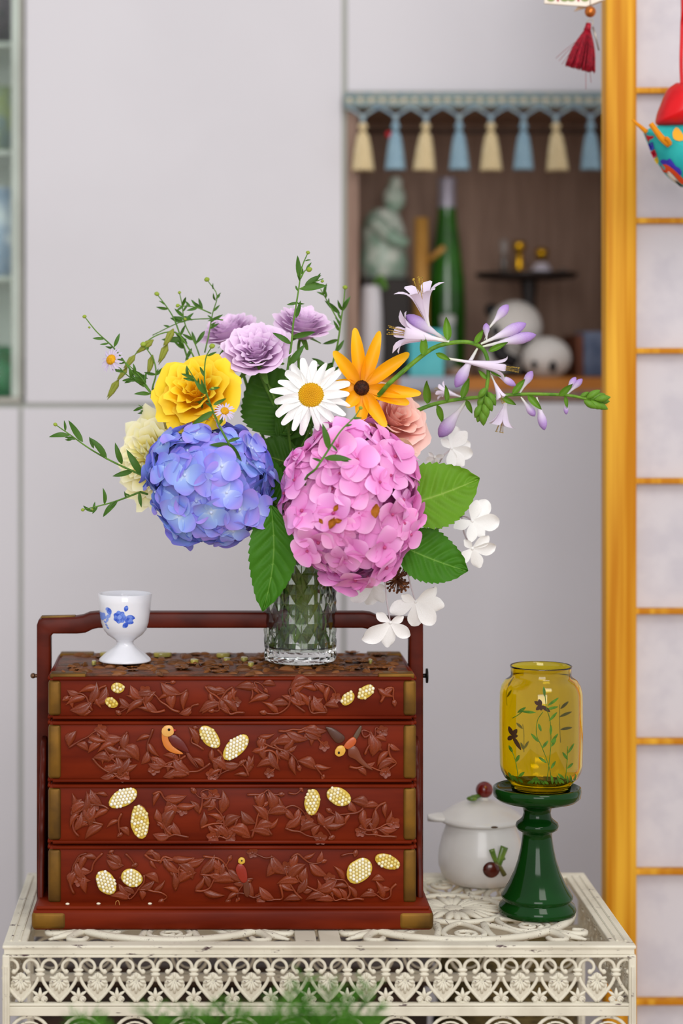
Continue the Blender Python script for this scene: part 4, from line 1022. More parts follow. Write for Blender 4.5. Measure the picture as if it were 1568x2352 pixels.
part('water', lathe([(.0001, VZ+.0118), (VR-.016, VZ+.0118), (VR-.0070, VZ+.0123), (VR-.0040, VZ+.0162), (VR-.0040, zat(1310, YV)), (.0001, zat(1310, YV))], 48, (vx, YV, 0)), mat('water', '#f4f8f0', rough=0, trans=1, ior=1.33), va)

# ---------------------------------------------------------------- flower helpers
m_stem = mat('flower_stem', '#638e32', '#507a2a', scale=60, rough=.5, tl=.1)
m_stem2 = mat('thick_stem', '#74963c', '#5f8234', scale=60, rough=.5)
random.seed(77)
def to_vase(start, mids=(), k=[0]):
    """stem path from the flower down through the vase neck"""
    k[0] += 1; a = k[0]*2.4
    rr_ = (.010, .026, .020, .029)[k[0] % 4]; neck = Vector((vx+rr_*math.cos(a), YV+rr_*math.sin(a), vtop+.004))
    foot = Vector((vx-rr_*math.cos(a+1.1), YV-rr_*math.sin(a+1.1), VZ+.016+.004*(k[0] % 3)))
    return [Vector(start)]+[Vector(p) for p in mids]+[neck+Vector((neck.x-vx, neck.y-YV, 0))*.25+Vector((0, 0, .02)), lerp(neck, foot, .25), foot]
def stem_part(t, start, mids=(), r=.0022, name='stem', m=None):
    return part(name, tube(spline(to_vase(start, mids), 6), [r, r*1.1], 7), m or m_stem, t)
foot0 = (vx, YV, VZ)
def pet(L_, w, z0, cup, tipdroop, base=.12, nn=5, sharp=.75, gmin=0., twist=0.):
    """single flat petal along +X; width w; returns mesh with g=v"""
    def f(uu, v):
        ww = w*(base+(1-base)*math.sin(PI*clamp(v**sharp*.93+.035))**.75)*uu
        if v > .85: ww *= 1
        z = z0*v+cup*uu*uu*math.sin(PI*v)-tipdroop*v*v+twist*uu*v
        return (L_*v*(1-.06*uu*uu*v), ww, z)
    return grid(nn-1, nn, f, lambda uu, v: lerp(gmin, 1, v))
# ---------------------------------------------------------------- hydrangeas
def floret(seed, np_=4):
    random.seed(seed); m = M()
    for k in range(np_):
        a = 2*PI*k/np_+rn(-.12, .12)
        p = pet(1.02+rn(-.06, .1), .56+rn(-.03, .07), rn(.05, .3), rn(-.05, .22), rn(.0, .3), base=.22, nn=6, sharp=1.0, twist=rn(-.12, .12))
        m.add(p, Matrix.Rotation(a, 4, 'Z') @ Matrix.Translation((.02, 0, .02*(k % 2))))
    return m
def hydrangea(name, label, c, rx, ry, rz, n, fr, stops, core, eye, seed, hue, stem_mids=()):
    t = thing(name, label, 'flower', foot0)
    mm = mat(name+'_petal', '#ffffff', stops=stops, rough=.55, tl=.14, rnd=.10, hue=hue, spec=.12, bump=.15, bscale=500, bdist=.0004)
    fl = [data('floret', floret(seed+k), mm) for k in range(7)]
    ed = data('floret_eye', ball((0, 0, .05), .09, .09, .09, 8, 5), mat(name+'_eye', eye, rough=.5))
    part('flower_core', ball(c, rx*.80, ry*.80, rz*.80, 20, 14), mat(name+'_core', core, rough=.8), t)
    random.seed(seed)
    ga = PI*(3-math.sqrt(5))
    for k in range(n):
        z = 1-2*(k+.5)/n; r = math.sqrt(1-z*z); a = k*ga+.3
        d = Vector((r*math.cos(a), r*math.sin(a), z)); d = (d+Vector((rn(-.12, .12), rn(-.12, .12), rn(-.12, .12)))).normalized()
        lump = 1+rn(-.12, .10)
        o = Vector(c)+Vector((d.x*rx*lump, d.y*ry*lump, d.z*rz*lump))
        nn = Vector((d.x/rx, d.y/ry, d.z/rz)).normalized(); nn = (nn+Vector((rn(-.35, .35), rn(-.35, .35), rn(-.35, .35)))).normalized()
        s = fr*rn(.85, 1.15)
        mw = frame(o-nn*s*.15, nn, Vector((rn(-1, 1), rn(-1, 1), rn(-1, 1))), s)
        q = inst('floret', random.choice(fl), t, mw); inst('floret_eye', ed, q, mw)
    stem_part(t, Vector(c)+Vector((0, 0, -rz*.5)), stem_mids, .0026, m=m_stem2)
    return t
Hb = P(481, 1106, 2.135); Hp = P(806, 1155, 2.11)
hyb = hydrangea('blue_hydrangea', 'round blue and violet hydrangea head overhanging the vase', Hb, S(133, 2.135), S(122, 2.135), S(134, 2.135), 116, S(44, 2.135),
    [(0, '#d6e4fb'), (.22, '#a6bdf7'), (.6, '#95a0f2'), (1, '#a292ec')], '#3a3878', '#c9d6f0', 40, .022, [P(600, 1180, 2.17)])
hyp = hydrangea('pink_hydrangea', 'large pink mophead hydrangea at the bouquet centre', Hp, S(146, 2.11), S(128, 2.11), S(177, 2.11), 152, S(46, 2.11),
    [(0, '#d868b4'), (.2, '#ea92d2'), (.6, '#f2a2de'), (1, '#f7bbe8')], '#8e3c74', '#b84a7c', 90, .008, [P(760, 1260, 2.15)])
# wilted bits on the pink head
m_wilt = mat('wilted_petal', '#c07a1c', '#9a5514', scale=120, rough=.7, tl=.2)
random.seed(4)
for x, y, s, a in ((757, 1215, 17, 1.2), (765, 1200, 12, .3), (766, 1175, 11, 1.0), (862, 1190, 19, 1.5), (741, 1203, 9, 2.2)):
    wm = grid(4, 4, lambda uu, v: (v, .32*uu*math.sin(PI*clamp(v*.9+.06)), .25*math.sin(v*5+uu*3)))
    inst('wilted_petal', data('wilted_petal', wm, m_wilt), hyp, frame(P(x, y, 2.044), (rn(-.2, .2), -1, rn(-.2, .3)), (math.cos(a), 0, math.sin(a)), S(s*1.7, 2.07)))
# ---------------------------------------------------------------- serrated leaves
m_leaf = mat('hydrangea_leaf', '#ffffff', stops=[(0, '#3d7418'), (.6, '#457c1c'), (1, '#6d9a3c')], rough=.5, spec=.18, tl=.12, bump=.5, bscale=160, bdist=.0012)
m_leafb = mat('hydrangea_leaf_light', '#ffffff', stops=[(0, '#639422'), (.6, '#6c9c28'), (1, '#8db04a')], rough=.5, spec=.18, tl=.16, bump=.5, bscale=160, bdist=.0012)
m_leafd = mat('hydrangea_leaf_deep', '#ffffff', stops=[(0, '#3a641c'), (.6, '#426c20'), (1, '#7d9e48')], rough=.5, spec=.15, tl=.15, bump=.5, bscale=160, bdist=.0012)
def big_leaf(parent, base, tip, hw, m, normal=(0, -1, .2), bend=.0, fold=.18, teeth=13, wide=.85, side=0.):
    base, tip = Vector(base), Vector(tip); L_ = (tip-base).length
    fm = frame(base, normal, tip-base, 1)
    nv, nu = teeth*6, 28
    def f(uu, v):
        w = hw*math.sin(PI*clamp(v**wide))**.72*(1-.12*v)+.0006
        if v > .9: w *= lerp(1, .55, (v-.9)/.1)
        tooth = ((v*teeth) % 1); w *= 1+(.085*tooth-.03)*(abs(uu)**6)
        q = (v*7.5-abs(uu)*1.7) % 1; q = min(q, 1-q)
        vein = math.exp(-(q/.07)**2)*(.0007)*(1-abs(uu)**4)
        z = fold*abs(uu)**1.5*w-bend*L_*v*v-vein+.0018*math.sin(v*11+uu*4)*abs(uu)-.0012*math.exp(-(uu/.06)**2)-.0009*math.cos(q*6.3)*(1-abs(uu)**2)*min(1, abs(uu)*5)
        x = L_*v+abs(uu)*w*.12*(1-v)
        return fm @ Vector((x, w*uu+side*L_*math.sin(PI*v)*.5, z))
    def g(uu, v):
        q = (v*7.5-abs(uu)*1.7) % 1; q = min(q, 1-q)
        return clamp(max(math.exp(-(uu/.05)**2), .75*math.exp(-(q/.06)**2)*(1-abs(uu)**3)))
    return part('leaf', grid(nu, nv, f, g), m, parent)
big_leaf(hyb, P(622, 1160, 2.115), P(607, 1402, 2.12), S(56, 2.12), m_leaf, (-.15, -1, .1), .03, .25, side=.12)
big_leaf(hyb, P(668, 1000, 2.19), P(588, 842, 2.175), S(88, 2.18), m_leafd, (-.25, -1, .25), -.04, .2, wide=.8)
big_leaf(hyb, P(700, 1075, 2.18), P(572, 1010, 2.165), S(52, 2.16), m_leafd, (.1, -1, .5), .02, .2)
big_leaf(hyp, P(640, 1180, 2.15), P(612, 1035, 2.125), S(40, 2.13), m_leaf, (.2, -1, .2), -.02, .3)
big_leaf(hyp, P(640, 1010, 2.19), P(760, 835, 2.21), S(52, 2.2), m_leafd, (.1, -1, .1), 0, .2)
big_leaf(hyp, P(905, 1165, 2.13), P(1096, 1106, 2.15), S(80, 2.14), m_leafb, (-.05, -1, .3), .05, .12, side=-.06)
big_leaf(hyp, P(905, 1245, 2.13), P(1074, 1312, 2.13), S(66, 2.13), m_leaf, (.1, -1, .35), .03, .2, side=-.05)
big_leaf(hyp, P(690, 1240, 2.19), P(660, 1040, 2.18), S(60, 2.19), m_leafd, (-.2, -1, .1), 0, .2)
big_leaf(hyb, P(720, 1150, 2.20), P(640, 960, 2.2), S(70, 2.2), m_leafd, (0, -1, .1), 0, .2)
# leaves and stalk ends pressed against the glass inside the vase
m_sub = mat('submerged_leaf', '#ffffff', stops=[(0, '#7c9a38'), (.6, '#88a246'), (1, '#aab868')], rough=.5, tl=.15)
for k in range(18):
    a = k*2.1+.4; r0 = .022+.003*(k % 3); zz = lerp(VZ+.022, vtop-.03, ((k*.37) % 1))
    b0 = Vector((vx+r0*.7*math.cos(a+.5), YV+r0*.7*math.sin(a+.5), zz)); b1 = Vector((vx+r0*math.cos(a), YV+r0*math.sin(a), zz+.045))
    big_leaf(hyb if k % 2 else hyp, b0, b1, .009+.003*(k % 2), m_sub, (math.cos(a), math.sin(a), 0), 0, -.4, teeth=7)
m_und = mat('cut_stalk', '#8ea64c', '#6f8a36', scale=60, rough=.5)
for k in range(14):
    a = k*1.37; r0 = (.027, .018, .024)[k % 3]; b = a+PI+.8*math.sin(k)
    part('cut_stalk', tube(spline([Vector((vx+r0*math.cos(a), YV+r0*math.sin(a), vtop+.002)), Vector((vx+.5*r0*math.cos(a+1), YV+.5*r0*math.sin(a+1), (vtop+VZ)/2)), Vector((vx+r0*math.cos(b), YV+r0*math.sin(b), VZ+.017))], 6), .0021+.0006*(k % 2), 7), m_und, hyp if k % 2 else hyb)
# ---------------------------------------------------------------- roses
def rose_ring(R, rho, h, z_in, phi, ruffle, curl, seed, nu=9, nv=9):
    random.seed(seed); k1, k2, ph = rn(2, 4), rn(5, 8), rn(0, 6)
    def f(uu, v0):
        v = v0*(1-.20*abs(uu)**3.5)
        a = phi*uu*(.35+.65*min(1, v*1.6))
        r = R*(.03+rho*(v**.75)); z = R*(z_in+(h-z_in)*v**1.35)
        e = max(0, v-.68)/.32
        r += R*curl*.22*e*e; z -= R*curl*.16*e*e*e
        wv = ruffle*R*v**3*(math.sin(k1*uu*2+ph)*.6+math.sin(k2*uu+ph*2)*.4)
        r += wv; z += wv*.5
        return (r*math.sin(a), -r*math.cos(a), z)
    return grid(nu, nv, f, lambda uu, v: clamp(v+.0*abs(uu)))
def rose(name, label, c, axis, R, rings, stops, seed, sepal=True, hue=.006, mids=(), rough=.5, tl=.16, keep=None):
    t = thing(name, label, 'flower', foot0)
    mm = mat(keep or name+'_petal', '#ffffff', stops=stops, rough=rough, tl=tl, rnd=.06, hue=hue, spec=.12, bump=.1, bscale=300, bdist=.0004)
    random.seed(seed)
    for k, (n, rho, h, zi, phi, ruf, curl) in enumerate(rings):
        vs = [data('petal', rose_ring(R, rho, h, zi, phi, ruf, curl, seed+k*10+j), mm) for j in range(2)]
        for i in range(n):
            random.seed(seed*7+k*100+i)
            a = 2*PI*(i+.5*(k % 2))/n+rn(-.15, .15)
            mw = frame(c, axis) @ Matrix.Rotation(a+k*.7, 4, 'Z') @ Matrix.Rotation(rn(-.10, .08), 4, 'X') @ Matrix.Diagonal((rn(.93, 1.06),)*3+(1,))
            inst('petal', vs[i % 2], t, mw)
    ax = Vector(axis).normalized(); b = Vector(c)-ax*R*.35
    part('flower_base', ball(b-ax*R*.02, R*.16, R*.16, R*.18, 10, 8), m_stem, t)
    if sepal:
        sm = pet(.8, .12, -.12, 0, .12, .3); se = data('sepal', sm, m_stem)
        for i in range(5): inst('sepal', se, t, frame(b, ax) @ Matrix.Rotation(i*1.257, 4, 'Z') @ Matrix.Diagonal((R, R, R, 1)))
    stem_part(t, b, [b-ax*R*.7]+list(mids), .0016)
    return t
rose_full = [(3, .10, .50, -.1, 1.15, .05, .1), (4, .20, .56, -.15, 1.0, .08, .2), (5, .32, .58, -.2, .9, .10, .3), (7, .45, .57, -.25, .75, .12, .4), (8, .60, .53, -.3, .66, .12, .5), (8, .77, .45, -.4, .64, .10, .6), (7, .95, .30, -.5, .68, .09, .8)]
lil = [(0, '#cf98cc'), (.45, '#e3b9e2'), (.8, '#eccbec'), (1, '#f3dbf4')]
rose('lilac_rose', 'frontmost lilac ruffled rose, fullest of the three', P(590, 812, 2.17), (-.12, -.72, .62), S(74, 2.17), rose_full, lil, 3, keep='lilac_petal')
rose('lilac_rose', 'lilac rose half hidden behind the yellow rose, leaning away', P(527, 766, 2.225), (-.30, -.35, .85), S(62, 2.22), rose_full, lil, 5, keep='lilac_petal')
rose('lilac_rose', 'lilac rose standing alone above the white daisy', P(694, 750, 2.20), (.12, -.42, .90), S(62, 2.2), rose_full, lil, 9, keep='lilac_petal', mids=[P(695, 900, 2.2)])
yel_r = [(3, .12, .52, -.1, 1.2, .07, .1), (4, .25, .58, -.15, 1.0, .10, .2), (5, .42, .58, -.2, .85, .13, .3), (6, .60, .50, -.3, .75, .13, .5), (6, .80, .36, -.38, .72, .12, .7), (7, 1.0, .14, -.42, .72, .11, 1.0)]
rose('yellow_rose', 'bright golden yellow rose beside the blue hydrangea', P(452, 905, 2.15), (-.28, -.80, .48), S(86, 2.15), yel_r, [(0, '#e59406'), (.4, '#f7bb0e'), (.8, '#fdd320'), (1, '#fee046')], 14, mids=[P(560, 1080, 2.19)])
pch = rose('peach_rose', 'peach pink rose tucked behind the pink hydrangea', P(902, 965, 2.16), (.42, -.70, .55), S(78, 2.16), [(a, b, c, d, e+.1, f*.45, g) for a, b, c, d, e, f, g in yel_r], [(0, '#e88a78'), (.45, '#f6aa9c'), (.8, '#fabfb2'), (1, '#fcd6cb')], 21, mids=[P(800, 1130, 2.19)])
carn = [(4, .15, .5, -.1, .8, .16, .1), (6, .3, .52, -.15, .6, .16, .2), (8, .48, .50, -.2, .56, .09, .4), (9, .66, .42, -.28, .54, .08, .6), (10, .85, .28, -.35, .52, .08, .8), (10, 1.0, .10, -.4, .52, .10, 1.0)]
rose('pale_carnation', 'pale lemon carnation seen from the side at far bouquet edge', P(352, 1054, 2.175), (-.62, -.68, .12), S(94, 2.19), carn, [(0, '#e2bf1e'), (.4, '#efdc58'), (.8, '#faf2a4'), (1, '#fdf9d6')], 33, mids=[P(480, 1140, 2.2)])
inst('faded_petal', data('faded_petal', pet(1, .34, .1, .15, .2, base=.3, nn=6), mat('faded_tan', '#c9a184', '#a97c5c', scale=90, rough=.7, tl=.1)), pch, frame(P(905, 1012, 2.13), (.3, -1, .3), P(950, 1062, 2.13)-P(905, 1012, 2.13), S(66, 2.13)))
# ---------------------------------------------------------------- daisy
def ray_flower(name, label, c, axis, xdir, n, L_, w, pm, cm, crad, ch, jitter, seed, droop=.1, tips=None, cups=.1, base=.35, sharp=.6, mids=(), stem_r=.0012, bumps=60):
    t = thing(name, label, 'flower', foot0); random.seed(seed)
    me = [data('petal', pet(1, w, rn(-.05, .12), cups, droop*rn(.5, 1.5), base=base, nn=7, sharp=sharp, twist=rn(-.1, .1)), pm) for k in range(4)]
    fm = frame(c, axis, xdir)
    lst = tips or [(2*PI*i/n+rn(-jitter, jitter), L_*rn(.92, 1.06)) for i in range(n)]
    for i, (a, l) in enumerate(lst):
        mw = fm @ Matrix.Rotation(a, 4, 'Z') @ Matrix.Translation((crad*.75, 0, .0004*(i % 3))) @ Matrix.Rotation(rn(-.18, .1), 4, 'Y') @ Matrix.Rotation(rn(-.25, .25), 4, 'X') @ Matrix.Diagonal((l-crad*.75, L_, L_*.8, 1))
        inst('petal', me[i % 4], t, mw)
    cm_ = M().add(ball((0, 0, 0), crad, crad, ch, 24, 10))
    ga = PI*(3-math.sqrt(5))
    for k in range(bumps*3):
        r = math.sqrt((k+.5)/(bumps*3)); a = k*ga; cm_.add(ball((r*crad*math.cos(a), r*crad*math.sin(a), ch*math.sqrt(max(0, 1-r*r))), crad*.055, crad*.055, crad*.07, 5, 4), g=r)
    part('flower_disc', M().add(cm_, fm), cm, t)
    ax = Vector(axis).normalized()
    part('calyx', M().add(ball((0, 0, 0), crad*.8, crad*.8, crad*.5, 12, 8), frame(Vector(c)-ax*crad*.35, axis)), m_stem, t)
    stem_part(t, Vector(c)-ax*crad*.6, [Vector(c)-ax*crad*3+Vector((0, 0, -.015))]+list(mids), stem_r)
    return t
m_dw = mat('daisy_petal', '#f8f7f5', '#f0f0ee', scale=40, rough=.5, tl=.12, rnd=.03)
m_dc = mat('daisy_disc', '#ffffff', stops=[(0, '#c99208'), (.55, '#e0a80c'), (.85, '#e6bc1c'), (1, '#b7a61c')], rough=.7)
ray_flower('daisy', 'white daisy with a domed yellow centre', P(714, 908, 2.115), (-.10, -.93, .30), (1, 0, 0), 21, S(91, 2.115), .118, m_dw, m_dc, S(30, 2.115), S(13, 2.115), .09, 2, .08, base=.45, sharp=.7)
m_rb = mat('rudbeckia_petal', '#ffffff', stops=[(0, '#e58c04'), (.4, '#f9ab08'), (1, '#fdc01a')], rough=.45, tl=.12, rnd=.04)
rb_c = P(830, 891, 2.125)
tp = [(815, 753), (872, 760), (764, 806), (940, 812), (966, 903), (940, 927), (886, 982), (829, 972), (790, 935), (768, 880)]
tips = [(math.atan2(-(y-891), x-830), S(math.hypot(x-830, y-891), 2.125)) for x, y in tp]
rud = ray_flower('rudbeckia', 'orange-yellow rudbeckia with dark brown centre', rb_c, (.0, -1, .05), (1, 0, 0), 10, S(120, 2.125), .132, m_rb, mat('rudbeckia_disc', '#2c130a', '#4a2412', scale=400, rough=.6), S(18, 2.125), S(18, 2.125), 0, 6, -.02, tips=tips, cups=.12, base=.30, sharp=.8, bumps=30, mids=[P(800, 1040, 2.17)])
# ---------------------------------------------------------------- fine sprigs
m_sl = mat('sprig_leaf', '#ffffff', stops=[(0, '#4c7326'), (1, '#3f6a22')], rough=.45, tl=.2, rnd=.15)
m_sl2 = mat('sprig_leaf_pale', '#ffffff', stops=[(0, '#6d8f3a'), (1, '#5b8230')], rough=.5, tl=.2, rnd=.15)
def lance(curve):
    return grid(2, 7, lambda uu, v: (v, .085*uu*math.sin(PI*clamp(v**.8*.97+.03))**.8, .06*abs(uu)*math.sin(PI*v)+curve*math.sin(PI*v)*.5), lambda uu, v: v)
lan = [data('sprig_leaf', lance(c), m_sl) for c in (.12, -.15, .25)]
bud_d = data('sprig_bud', M().add(ball((0, 0, 0), 1, 1, .8, 10, 8)).add(ball((0, 0, .45), .55, .55, .45, 8, 6)), mat('bud_green', '#9aa93a', '#7d9a35', scale=300, rough=.6, rnd=.1))
def place_leaf(t, x0, y0, x1, y1, Y, wf=1.0, me=None, dY=0.):
    a, b = P(x0, y0, Y), P(x1, y1, Y+dY); d = b-a; l = d.length
    nz = Vector((rn(-.5, .5), -1, rn(-.4, .6)))
    fm = frame(a, (nz-d.normalized()*nz.dot(d.normalized())), d, l, l*wf*1.5, l)
    return inst('leaf', me or random.choice(lan), t, fm)
def sprig(label, paths, Y, leaves, buds, join, asters=(), auto=6, seed=1, r=2.2, cat='sprig', dY=None):
    random.seed(seed)
    t = thing('aster_sprig', label, cat, foot0)
    for k, pts in enumerate(paths):
        pp = [P(x, y, Y+(0 if dY is None else dY)) for x, y in pts]
        if k == 0: part('stem', tube(spline(pp, 5)+spline(to_vase(pp[-1], [P(*join, Y+.03)]), 5)[1:], [S(r*.55, Y), S(r*1.9, Y)], 6), m_stem, t)
        else: part('branch', tube(spline(pp, 5), [S(r*.5, Y), S(r*.8, Y)], 6), m_stem, t)
        for q in range(auto):
            f_ = rn(.08, .8); n = len(pts)-1; i = min(int(f_*n), n-1); u_ = f_*n-i
            x = lerp(pts[i][0], pts[i+1][0], u_); y = lerp(pts[i][1], pts[i+1][1], u_)
            d = math.atan2(pts[i][1]-pts[i+1][1], pts[i][0]-pts[i+1][0])+random.choice((-1, 1))*rn(.35, .9); l = rn(14, 30)
            place_leaf(t, x, y, x+l*math.cos(d), y+l*math.sin(d), Y, dY=rn(-.008, .008))
    for x0, y0, x1, y1 in leaves: place_leaf(t, x0, y0, x1, y1, Y, dY=rn(-.004, .004))
    for x, y, rr in buds: inst('bud', bud_d, t, frame(P(x, y, Y), (rn(-.6, .6), -.3, 1), None, S(rr, Y)))
    for x, y, rr, ax in asters:
        c = P(x, y, Y-.004); fm = frame(c, ax)
        am = mat('aster_petal', '#e2d6ee', '#d2c3e4', scale=60, rough=.5, tl=.25); ac = mat('aster_disc', '#d9a312', '#c98d0a', scale=500, rough=.7)
        ap = MC.setdefault('aster_mesh', None) or data('petal', pet(1, .12, .0, .05, .12, base=.4, nn=5), am); MC['aster_mesh'] = ap
        for i in range(18): inst('petal', ap, t, fm @ Matrix.Rotation(i*2*PI/18+rn(-.1, .1), 4, 'Z') @ Matrix.Rotation(rn(-.1, .25), 4, 'Y') @ Matrix.Translation((S(rr*.3, Y), 0, 0)) @ Matrix.Diagonal((S(rr*.75, Y),)*3+(1,)))
        part('flower_disc', M().add(ball((0, 0, 0), S(rr*.42, Y), S(rr*.42, Y), S(rr*.28, Y), 14, 8), fm), ac, t)
    return t
sprig('thin sprig with a pale lilac aster at the upper bouquet edge', [[(194, 727), (222, 762), (262, 800), (300, 850), (340, 895), (376, 940)], [(258, 826), (290, 860), (330, 888)], [(280, 826), (318, 860), (346, 900)]], 2.17,
      [(240, 778, 212, 777), (262, 797, 275, 765), (310, 868, 285, 880), (345, 905, 307, 905), (300, 850, 340, 870), (320, 870, 290, 875)], [(194, 727, 5), (205, 752, 3)], (480, 1080), asters=[(255, 826, 30, (-.55, -.75, .35))], seed=2)
sprig('long leafy sprig reaching farthest out above the pale carnation', [[(127, 975), (160, 998), (205, 1030), (250, 1056), (300, 1080), (338, 1096)]], 2.14,
      [(190, 1015, 157, 965), (160, 1000, 112, 1004), (215, 1030, 205, 1003), (245, 1055, 204, 1004), (280, 1066, 264, 1016), (325, 1090, 290, 1032), (305, 1082, 258, 1094), (150, 990, 147, 965)], [(127, 975, 5)], (520, 1150), auto=3, seed=3)
sprig('low drooping sprig tip below the pale carnation', [[(190, 1171), (235, 1160), (270, 1150), (322, 1130)], [(212, 1168), (214, 1178)]], 2.16,
      [(240, 1158, 236, 1120), (270, 1150, 236, 1188), (300, 1140, 285, 1132), (320, 1130, 325, 1166), (290, 1145, 285, 1128)], [(190, 1171, 4.5), (212, 1170, 3)], (500, 1180), auto=2, seed=4)
sprig('branching bud sprig behind the yellow rose', [[(360, 675), (385, 708), (402, 738), (420, 790), (436, 840), (450, 880)], [(412, 672), (418, 700), (425, 745), (448, 790), (462, 830)], [(475, 642), (498, 678), (488, 720), (480, 765), (470, 810)], [(408, 702), (450, 706), (485, 720)], [(350, 770), (420, 738), (480, 732), (512, 735)]], 2.21,
      [(420, 740, 445, 718), (420, 740, 390, 730), (428, 780, 370, 780), (440, 800, 425, 830), (450, 790, 440, 760), (490, 715, 505, 700), (485, 735, 512, 722), (470, 760, 450, 790), (500, 678, 508, 672), (430, 790, 400, 760)], [(360, 675, 6), (412, 672, 4), (475, 642, 6.5), (408, 702, 5), (425, 733, 4)], (540, 1060), auto=6, seed=5)
sprig('bud sprig hanging in front of the yellow rose', [[(487, 795), (472, 825), (470, 880), (480, 920), (502, 975), (525, 1018)], [(428, 840), (448, 872), (472, 905)]], 2.095,
      [(428, 842, 432, 870), (445, 868, 415, 858), (470, 905, 445, 870), (475, 905, 462, 870), (490, 930, 520, 915), (505, 975, 515, 940), (480, 895, 505, 890), (522, 1015, 552, 1005), (525, 1020, 480, 1022), (525, 1018, 555, 1060), (490, 945, 440, 975)], [(487, 795, 7), (488, 892, 4)], (560, 1100), asters=[(516, 944, 24, (.2, -.8, .55))], auto=3, seed=6)
sprig('tall central sprig rising highest above the lilac roses', [[(707, 580), (693, 615), (686, 662), (680, 700), (673, 745), (669, 790), (660, 850), (655, 900)], [(710, 619), (700, 622), (690, 640)], [(742, 640), (716, 650), (688, 664)]], 2.155,
      [(688, 640, 683, 586), (690, 664, 752, 656), (700, 655, 738, 632), (680, 730, 690, 690), (685, 695, 658, 700), (683, 697, 700, 698), (700, 600, 714, 597), (668, 790, 625, 764), (670, 775, 725, 762), (662, 840, 700, 790)], [(707, 580, 5), (710, 619, 7), (740, 646, 4)], (670, 1050), auto=2, seed=7)
sprig('bud sprig against the walnut niche edge behind the rudbeckia', [[(792, 660), (788, 700), (782, 740), (775, 790), (760, 850), (748, 900)], [(736, 664), (756, 700), (776, 736)]], 2.215,
      [(780, 720, 745, 690), (785, 715, 805, 680), (778, 760, 765, 735), (776, 780, 740, 790), (770, 810, 790, 780), (755, 850, 715, 822), (758, 860, 780, 840)], [(792, 660, 6)], (720, 1060), auto=5, seed=8)
sprig('slim sprig lying over the pink hydrangea', [[(828, 937), (812, 960), (782, 990), (756, 1030), (726, 1076)]], 2.052,
      [(755, 1032, 740, 972), (762, 1022, 775, 1038), (770, 1048, 802, 1060), (810, 962, 832, 960), (740, 1060, 716, 1052), (745, 1052, 808, 1056)], [(828, 937, 5)], (700, 1110), auto=1, seed=9)
sprig('short bud sprig crossing the oat spikelets', [[(329, 791), (352, 825), (358, 860), (350, 900), (372, 935)], [(318, 930), (345, 945), (378, 950)]], 2.19,
      [(358, 860, 330, 855), (352, 890, 345, 915), (345, 945, 315, 950), (340, 940, 325, 930), (360, 950, 350, 985)], [(329, 791, 7)], (520, 1090), auto=3, seed=10)
# oat grass
oat = thing('oat_grass', 'yellow-green oat spikelets drooping beside the yellow rose', 'grass stem', foot0)
m_oat = mat('oat_husk', '#a3a23f', '#7f9238', scale=60, stretch=(1, 1, 4), rough=.55, tl=.2)
part('stem', tube(spline([P(x, y, 2.2) for x, y in ((252, 905), (285, 852), (322, 800), (360, 770), (405, 765), (440, 810))], 5)+spline(to_vase(P(440, 810, 2.2), [P(560, 1050, 2.22)]), 5)[1:], [.0005, .0011], 6), m_stem, oat)
husk = data('spikelet', M().add(tube([Vector((0, 0, 0)), Vector((.25, .05, 0)), Vector((.6, .04, .02)), Vector((1, 0, 0))], [.03, .11, .09, .005], 7)).add(tube([Vector((.02, 0, 0)), Vector((.3, -.08, .03)), Vector((.65, -.05, 0)), Vector((.92, -.06, 0))], [.03, .09, .07, .005], 7)), m_oat)
for x0, y0, x1, y1 in ((398, 755, 375, 800), (384, 790, 364, 838), (352, 780, 312, 812), (350, 815, 340, 862), (310, 815, 283, 850), (292, 845, 268, 875), (272, 872, 246, 918)):
    a, b = P(x0, y0, 2.195), P(x1, y1, 2.19); inst('spikelet', husk, oat, frame(a, (0, -1, .2), b-a, (b-a).length))
# ---------------------------------------------------------------- hostas
m_ht = mat('hosta_petal', '#ffffff', stops=[(0, '#e8ecd8'), (.3, '#efe6f3'), (.7, '#eadcf2'), (1, '#f0e6f6')], rough=.5, tl=.14, rnd=.04)
m_hb = mat('hosta_bud', '#ffffff', stops=[(0, '#dfe6cc'), (.3, '#e6dcec'), (.65, '#b996d6'), (1, '#8f62b8')], rough=.45, tl=.2, c2='#e9e0f0', scale=500, stretch=(1, 1, .05), ramp=(.55, .72), rnd=.08)
m_hg = mat('hosta_green', '#6f9a2c', '#4f7e22', scale=90, rough=.45, tl=.12, rnd=.1)
def trumpet():
    m = M()
    for k in range(6):
        inner = k % 2
        def f(uu, v):
            ph = math.radians(31)*(1 if v < .55 else max(.02, math.cos((v-.55)/.45*PI/2)**.6))
            r = .035+.02*v if v < .25 else .041+.26*((v-.25)/.75)**1.1
            e = max(0, v-.6)/.4; r += .20*e*e+(.012 if inner else 0); z = v*.98-.16*e*e*e
            a = ph*uu+k*PI/3
            return (r*math.cos(a), r*math.sin(a), z)
        m.add(grid(4, 14, f, lambda uu, v: v))
    return m
tr_d = data('bloom', trumpet(), m_ht)
st = M()
for k in range(5):
    a = k*1.257; st.add(tube(spline([Vector((0, 0, .4)), Vector((.05*math.cos(a), .05*math.sin(a), .75)), Vector((.09*math.cos(a), .09*math.sin(a), .98))], 4), .008, 5)); st.add(ball((.09*math.cos(a), .09*math.sin(a), 1.0), .03, .014, .014, 6, 4))
st_d = data('stamens', st, mat('stamen', '#c9a83a', '#5a4322', scale=60, rough=.6))
bud_l = data('hosta_bud', lathe([(r, z) for r, z in ((.02, 0), (.03, .12), (.04, .3), (.075, .48), (.115, .62), (.125, .74), (.10, .87), (.05, .96), (.005, 1.0))], 12, (0, 0, 0), lambda f_, a: clamp(f_**1.1)), m_hb)
